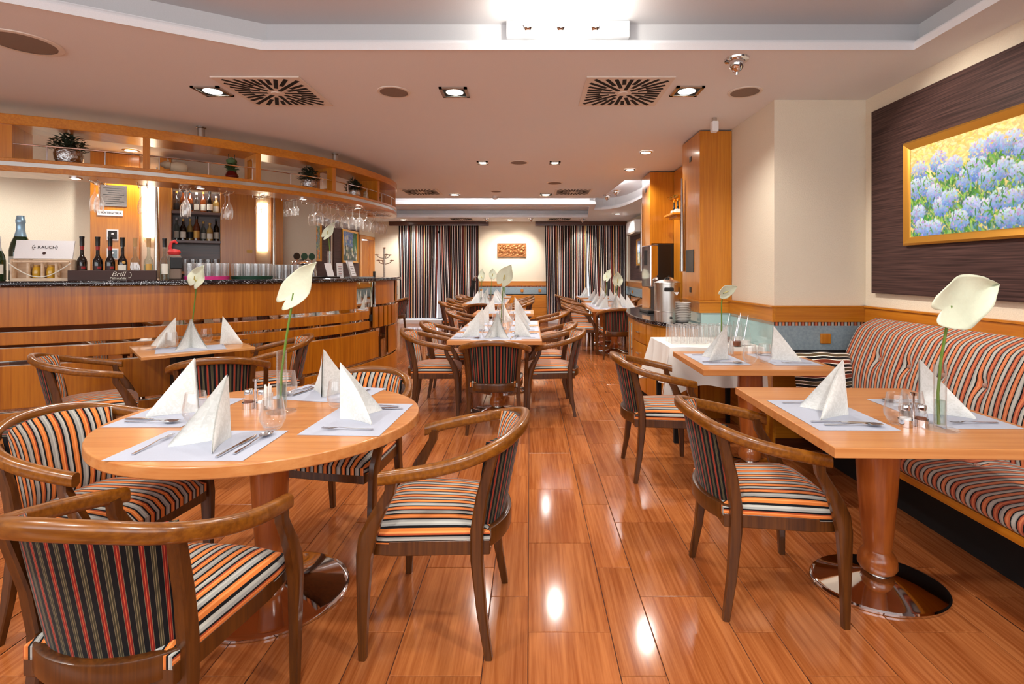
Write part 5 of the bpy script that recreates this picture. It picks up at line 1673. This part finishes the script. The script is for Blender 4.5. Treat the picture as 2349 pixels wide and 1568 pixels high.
for k, (x, y) in enumerate(((1.64, 4.06), (1.74, 4.12), (1.66, 4.30), (1.77, 4.34))):
    t = thing('carafe', 'glass jar with a long spoon on the white cloth, %s' % ('nearest the flower', 'nearest the pier edge', 'behind the flower', 'farthest against the pier')[k], 'jar', (x, y, CZ + .003), 0, 'jars with spoons')
    MB().lathe([(.001, .002), (.044, .002), (.046, .01), (.04, .10), (.032, .16), (.034, .17)], 18).build('body', M['glass'], t)
    MB().lathe([(.001, .004), (.041, .004), (.039, .04), (.001, .041)], 16).build('contents', M['china'] if k % 2 else M['pepper'], t)
    MB().tube([(-.015, 0, .02), (.03, .01, .24)], [.006, .003], 8).build('spoon', M['cutlery'], t)

# ------------------------------------------------------------------ coat stand by the far wall
t = thing('coat_stand', 'pale coat stand with wooden disc hooks behind the bar end', 'coat stand', (-3.62, 12.7, 0))
MB().lathe([(.22, 0), (.22, .02), (.03, .04), (.025, .05), (.025, 1.92), (.001, 1.93)], 20).build('pole', M['steel'], t)
for k in range(6):
    a = k * PI / 3; z = 1.62 + .14 * (k % 2)
    MB().tube([(.02 * math.cos(a), .02 * math.sin(a), z - .08), (.12 * math.cos(a), .12 * math.sin(a), z - .06), (.19 * math.cos(a), .19 * math.sin(a), z)], .009, 8).build('arm', M['steel'], t)
    MB().lathe([(.001, 0), (.05, .005), (.05, .018), (.001, .03)], 14, (.19 * math.cos(a), .19 * math.sin(a), z)).build('hook_disc', M['chair'], t)
MB().lathe([(.04, 1.93), (.04, 1.95), (.001, 1.96)], 14).build('top_disc', M['chair'], t)
# window blind cords / folded parasols by the curtains
for x, y, lab in ((2.44, 12.9, 'black umbrella leaning in the corner by the far curtain'), (-1.62, 13.05, 'dark folded umbrella leaning by the curtain beside the relief')):
    t = thing('umbrella', lab, 'umbrella', (x, y, .02))
    t.rotation_euler = (.0, .17 if x < 0 else .2, 0)
    MB().tube([(0, 0, 0), (0, 0, .5), (0, 0, 1.12)], [.012, .045, .055], 12).build('canopy', M['matt_black'], t)
    MB().tube([(0, 0, 1.12), (0, 0, 1.20), (.02, 0, 1.24), (.05, 0, 1.22)], .011, 8).build('handle', M['chrome'], t)

# ------------------------------------------------------------------ place settings
TZ = .7505
mat_me = MB().span(-.228, .228, -.155, .155, 0, .0012).mesh('placemat', M['mat'], 0)
def napkin_mesh(open_, bend, lean):
    mb = MB(); H, Lw = .232, .188
    def wing(u, v, sg, dt):
        # u from spine to tip, v up
        ang = sg * (open_ + bend * u)
        r = Lw * u
        zt = H * (1 - u)
        x = math.sin(ang) * r + sg * dt * .5
        y = .085 - math.cos(ang) * r * 1.0 - lean * v * (1 - u)
        bul = .012 * math.sin(PI * u) * math.sin(PI * v)
        return (x + sg * bul, y, zt * v)
    for sg in (-1, 1):
        mb.grid(lambda u, v: wing(u * .995, v, sg, .0), 10, 8, 0, lambda u, v: (u, v))
        mb.grid(lambda u, v: wing(u * .96, v * .985, sg, .012), 10, 8, 0, lambda u, v: (u, v))
    return mb.mesh('napkin', M['napkin'], 80)
nap_me = [napkin_mesh(.34, .25, .012), napkin_mesh(.44, .15, .02), napkin_mesh(.27, .35, .0)]
def tinefork():
    mb = MB()
    mb.limb([(0, -.10, .004), (0, -.02, .006), (0, .03, .011), (0, .055, .008)], [(.010, .003), (.006, .003), (.006, .003), (.018, .002)])
    for k in range(4):
        x = -.0075 + .005 * k
        mb.limb([(x, .053, .008), (x * 1.05, .075, .006), (x * 1.05, .098, .010)], [(.003, .002), (.0028, .002), (.0015, .0015)])
    return mb.mesh('fork', M['cutlery'], 50)
def knife():
    mb = MB()
    mb.limb([(0, -.115, .004), (0, -.05, .005), (0, .0, .004)], [(.010, .006), (.013, .006), (.009, .005)])
    mb.limb([(0, 0, .004), (.001, .05, .004), (.002, .09, .004), (-.003, .115, .004)], [(.014, .002), (.019, .002), (.017, .0016), (.004, .001)])
    return mb.mesh('knife', M['cutlery'], 50)
def spoon():
    mb = MB()
    mb.limb([(0, -.105, .004), (0, -.02, .006), (0, .035, .012), (0, .055, .009)], [(.012, .003), (.006, .003), (.006, .003), (.012, .002)])
    mb.grid(lambda u, v: (math.cos(2 * PI * u) * .021 * math.sin(v * PI / 2), .085 + math.sin(2 * PI * u) * .033 * math.sin(v * PI / 2), .003 + .008 * math.sin(v * PI / 2) ** 2), 20, 5)
    return mb.mesh('spoon', M['cutlery'], 60)
fork_me, knife_me, spoon_me = tinefork(), knife(), spoon()
tgl = MB().lathe([(.001, .003), (.024, .002), (.034, .012), (.046, .038), (.047, .055), (.040, .095), (.036, .122), (.0345, .122), (.039, .092), (.0455, .055), (.044, .038), (.03, .014), (.001, .008)], 26).mesh('stemless_glass', M['glass'], 60)
def put(me, name, label, cat, group, cx, cy, rz, lx, ly, dz, lr=0.0):
    o = bpy.data.objects.new(name, me); COL.objects.link(o)
    c, s = math.cos(rz), math.sin(rz)
    o.location = (cx + lx * c - ly * s, cy + lx * s + ly * c, TZ + dz)
    o.rotation_euler = (0, 0, rz + lr)
    return tag(o, label, cat, group)
NS = [0]
def setting(x, y, fx, fy, where, cut=True, glass=True, mat=True, nrot=0.0, nx=0.0, ny=0.0, gx=.16, gy=.13):
    rz = math.atan2(fy, fx) - PI / 2
    k = NS[0]; NS[0] += 1
    if mat:
        put(mat_me, 'placemat', 'pale paper placemat ' + where, 'placemat', 'paper placemats', x, y, rz, 0, 0, .0004)
    put(nap_me[k % 3], 'napkin', 'white folded napkin ' + where, 'napkin', 'standing napkins', x, y, rz, nx, ny, .002, nrot)
    if cut:
        put(fork_me, 'fork', 'steel fork ' + where, 'fork', 'forks', x, y, rz, -.165, -.01, .0018, .03)
        put(knife_me, 'knife', 'steel knife ' + where, 'knife', 'knives', x, y, rz, .135, -.02, .0018, -.04)
        put(spoon_me, 'spoon', 'steel spoon ' + where, 'spoon', 'spoons', x, y, rz, .175, 0, .0018, -.05)
    if glass:
        put(tgl, 'stemless_glass', 'empty stemless glass ' + where, 'glass', 'stemless glasses', x, y, rz, gx, gy + .04, .0005)
setting(-1.15, 1.795, 0, 1, 'at the front place of the oval table', nrot=-.35, nx=.02)
setting(-1.52, 2.22, 1, 0, 'at the left place of the oval table', nrot=-.1)
setting(-.70, 2.12, -1, .05, 'at the aisle place of the oval table', nrot=.15)
setting(-1.00, 2.545, -.2, -1, 'at the back place of the oval table', nrot=.2, gx=.17, gy=.05)
setting(1.27, 2.18, 1, -.02, 'on the aisle side of the near bench table', nrot=-.1, gx=.14, gy=.16)
setting(1.76, 2.20, -1, .0, 'on the bench side of the near bench table', nrot=.1, gx=-.12, gy=.16)
setting(1.29, 3.54, 1, 0, 'on the aisle side of the far bench table', nrot=-.1)
setting(1.75, 3.53, -1, 0, 'on the bench side of the far bench table', nrot=.1, gx=-.10)
setting(-2.96, 4.12, .7, .7, 'at the left corner of the small bar-side table', cut=True, glass=False, mat=False)
setting(-2.66, 4.01, -.55, .8, 'at the front of the small bar-side table', cut=False, glass=True, mat=True, gx=-.13, gy=.14)
setting(-2.53, 4.33, -.8, -.6, 'at the right corner of the small bar-side table', cut=True, glass=True, mat=False)
for k, (y, w) in enumerate(((4.80, 'first'), (5.40, 'second'), (6.02, 'third'))):
    setting(-.56, y, 1, 0, 'at the %s place on the bar side of the long centre table' % w, cut=k < 2)
    setting(-.06, y + .02, -1, 0, 'at the %s place on the aisle side of the long centre table' % w, cut=k < 2)
setting(-.30, 4.68, 0, 1, 'at the head of the long centre table', cut=True, glass=False, mat=True)
setting(-.31, 6.10, 0, -1, 'at the far end of the long centre table', cut=False, glass=False, mat=False)
setting(-.60, 7.62, 1, 0, 'on the bar side of the middle centre table', cut=False)
setting(-.14, 7.60, -1, 0, 'on the aisle side of the middle centre table', cut=False)
for k, (y, w) in enumerate(((9.8, 'first'), (10.3, 'second'), (10.9, 'third'), (12.2, 'last'))):
    setting(-1.06, y, 1, 0, 'at the %s place on the curtain side of the far centre tables' % w, cut=False, glass=k < 2)
    setting(-.62, y, -1, 0, 'at the %s place on the wainscot side of the far centre tables' % w, cut=False, glass=k < 2)
setting(-.85, 9.72, 0, 1, 'at the head of the far centre tables', cut=False, glass=False)
for k, (y, w) in enumerate(((8.42, 'first'), (8.95, 'second'), (9.5, 'third'), (10.8, 'fourth'), (12.1, 'fifth'), (12.45, 'last'))):
    dx = .10 if y > 10 else 0
    setting(1.21 + dx, y, 1, 0, 'at the %s place on the aisle side of the window tables' % w, cut=False, glass=k < 2)
    if k < 5:
        setting(1.66 + dx, y, -1, 0, 'at the %s place on the wall side of the window tables' % w, cut=False, glass=k < 2)
setting(1.42, 8.36, 0, 1, 'at the head of the window tables', cut=False, glass=False, mat=False)

# ------------------------------------------------------------------ vases and anthuriums
def spathe_pts(W, Lh, cup, curl):
    def f(u, v):
        a = 2 * u - 1
        w = W * .5 * max(0.0, math.sin(PI * (.13 + .87 * v))) ** .62 * (1 - .22 * v)
        y = Lh * (v - .22) - Lh * .14 * (1 - v) ** 4 * (1 - (2 * abs(a) - 1.1) ** 2)
        if v > .93:
            y += Lh * .10 * ((v - .93) / .07)
        z = cup * W * a * a * (.4 + .6 * math.sin(PI * v)) + .012 * W * math.sin(9 * v) * abs(a) * 4 + curl * Lh * (v - .22) ** 2
        return (a * w, y, z)
    return f
def anthurium(base, path, W, Lh, rot, label, spad=True, curl=.1, sr=.005):
    t = thing('anthurium', label, 'flower', base)
    MB().tube(path, [sr * 1.15] + [sr] * (len(path) - 1), 8).build('stem', M['stem'], t)
    sp = MB().grid(spathe_pts(W, Lh, .12, curl), 18, 22).build('spathe', M['spathe'], t, path[-1], smooth=80)
    sp.rotation_euler = rot
    so = sp.modifiers.new('thickness', 'SOLIDIFY'); so.thickness = .0022
    if spad:
        MB().tube([(0, 0, .0), (0, Lh * .08, W * .16), (0, Lh * .26, W * .26)], [W * .032, W * .034, W * .02], 10).build('spadix', M['spadix'], sp)
    return t
def vase(x, y, h, label, z=TZ, r=.021, foot=.06, water=.45):
    t = thing('bud_vase', label, 'vase', (x, y, z), 0, 'bud vases')
    MB().lathe([(r, .006), (r, h), (r * .90, h), (r * .88, .02), (.001, .018)], 20).build('body', M['glass'], t)
    MB().lathe([(.001, .0005), (foot, .001), (foot, .004), (r, .008)], 28).build('foot', M['glass'], t)
    MB().lathe([(.001, .019), (r * .86, .02), (r * .86, h * water), (.001, h * water + .0005)], 16).build('water', M['water'], t)
    return t
vase(1.585, 1.97, .25, 'tall slim glass vase on the near bench table')
anthurium((1.585, 1.97, TZ + .02), [(-.005, .0, 0), (-.008, 0, .12), (.004, 0, .25), (.022, -.005, .38), (.036, -.008, .458)], .225, .255, (1.48, 1.2, .12), 'large cream anthurium bloom in the vase on the near bench table', False, .05)
vase(-1.075, 2.21, .265, 'tall slim glass vase in the middle of the oval table')
anthurium((-1.075, 2.21, TZ + .02), [(-.006, 0, 0), (.0, 0, .15), (.02, 0, .30), (.042, 0, .43), (.052, 0, .495)], .14, .245, (1.62, .90, -.25), 'pale anthurium seen from behind in the vase on the oval table', False, .35)
vase(-2.78, 4.20, .16, 'short glass vase on the small bar-side table', r=.022, foot=.03)
anthurium((-2.78, 4.20, TZ + .01), [(0, 0, 0), (.005, 0, .2), (.03, 0, .42), (.04, -.01, .52)], .17, .165, (1.45, .5, -.2), 'cream anthurium facing the viewer on the small bar-side table', True, .05)
vase(1.40, 3.72, .09, 'little brass coloured vase on the far bench table', r=.022, foot=.03)
anthurium((1.40, 3.72, TZ + .01), [(0, 0, 0), (0, 0, .2), (.0, 0, .37), (.01, 0, .44)], .10, .15, (1.1, 1.2, .1), 'white anthurium seen edge on at the far bench table', True, .3)
for x, y, h, rot, lab in ((-.31, 5.52, .50, (1.45, .5, -.3), 'large anthurium on the far half of the long centre table'), (-.40, 7.75, .46, (1.2, 0, .3), 'anthurium on the middle centre table'), (-.98, 10.2, .46, (1.4, 0, -.6), 'anthurium on the nearest of the far centre tables'), (-.84, 11.0, .48, (1.2, .2, .4), 'anthurium on the second far centre table'),
                          (1.48, 8.75, .40, (1.45, 0, -.2), 'anthurium on the nearest window table'), (1.45, 9.75, .46, (1.2, .3, -.9), 'anthurium on the second window table')):
    vase(x, y, .20, 'slim glass vase holding the ' + lab)
    anthurium((x, y, TZ + .02), [(0, 0, 0), (.01, 0, h * .5), (.03, 0, h)], .20, .21, rot, lab, True, .1)
(bx_, by_), ba_ = BAR.at(5.0, .20)
vase(bx_, by_, .30, 'tall glass vase standing on the bar', CT + .001, .025, .05)
anthurium((bx_, by_, CT + .02), [(0, 0, 0), (0, 0, .25), (-.01, 0, .40), (-.03, 0, .47)], .13, .20, (1.4, .8, -.4), 'cream anthurium in the tall vase on the bar', True, .3)

# ------------------------------------------------------------------ condiments
def shaker(x, y, label, fill, z=TZ):
    t = thing('shaker', label, 'shaker', (x, y, z), 0, 'salt and pepper shakers')
    MB().lathe([(.001, .002), (.020, .002), (.022, .008), (.022, .045), (.015, .062), (.015, .066)], 18).build('jar', M['glass'], t)
    MB().lathe([(.001, .004), (.019, .004), (.019, .032), (.001, .033)], 16).build('filling', M[fill], t)
    MB().lathe([(.018, .062), (.0185, .078), (.016, .084), (.001, .085)], 18).build('lid', M['chrome'], t)
def caddy(x, y, label):
    t = thing('condiment_caddy', label, 'caddy', (x, y, TZ), 0, 'condiment caddies')
    for s in (-1, 1):
        MB().lathe([(.001, 0), (.026, 0), (.0265, .028), (.025, .028), (.024, .0015), (.001, .0014)], 20, (s * .031, 0, 0)).build('cup', M['chrome'], t)
    MB().lathe([(.005, .0), (.005, .12), (.012, .122), (.012, .132), (.001, .133)], 14).build('post', M['chrome'], t)
caddy(1.512, 2.01, 'chrome salt and pepper caddy on the near bench table')
shaker(1.481, 2.01, 'salt shaker in the caddy on the near bench table', 'salt', TZ + .002)
shaker(1.543, 2.01, 'pepper shaker in the caddy on the near bench table', 'pepper', TZ + .002)
caddy(-1.22, 2.27, 'chrome caddy with shakers on the oval table')
shaker(-1.251, 2.27, 'pepper shaker in the caddy on the oval table', 'pepper', TZ + .002)
shaker(-1.189, 2.27, 'salt shaker in the caddy on the oval table', 'salt', TZ + .002)
def picks(x, y, label):
    t = thing('toothpick_glass', label, 'toothpick holder', (x, y, TZ), 0)
    MB().lathe([(.001, .002), (.020, .002), (.022, .075), (.0205, .075), (.018, .006)], 18).build('cup', M['glass'], t)
    for k in range(8):
        a = k * PI / 4
        MB().box((.011 * math.cos(a), .011 * math.sin(a), .055 + .006 * (k % 3)), (.009, .002, .09), a).build('paper_pick', M['tooth'], t)
picks(-1.155, 2.25, 'glass of white wrapped toothpicks on the oval table')
picks(1.46, 3.70, 'glass of wrapped toothpicks on the far bench table')
caddy(-.30, 5.28, 'condiment caddy on the long centre table')
bpy.context.view_layer.update()
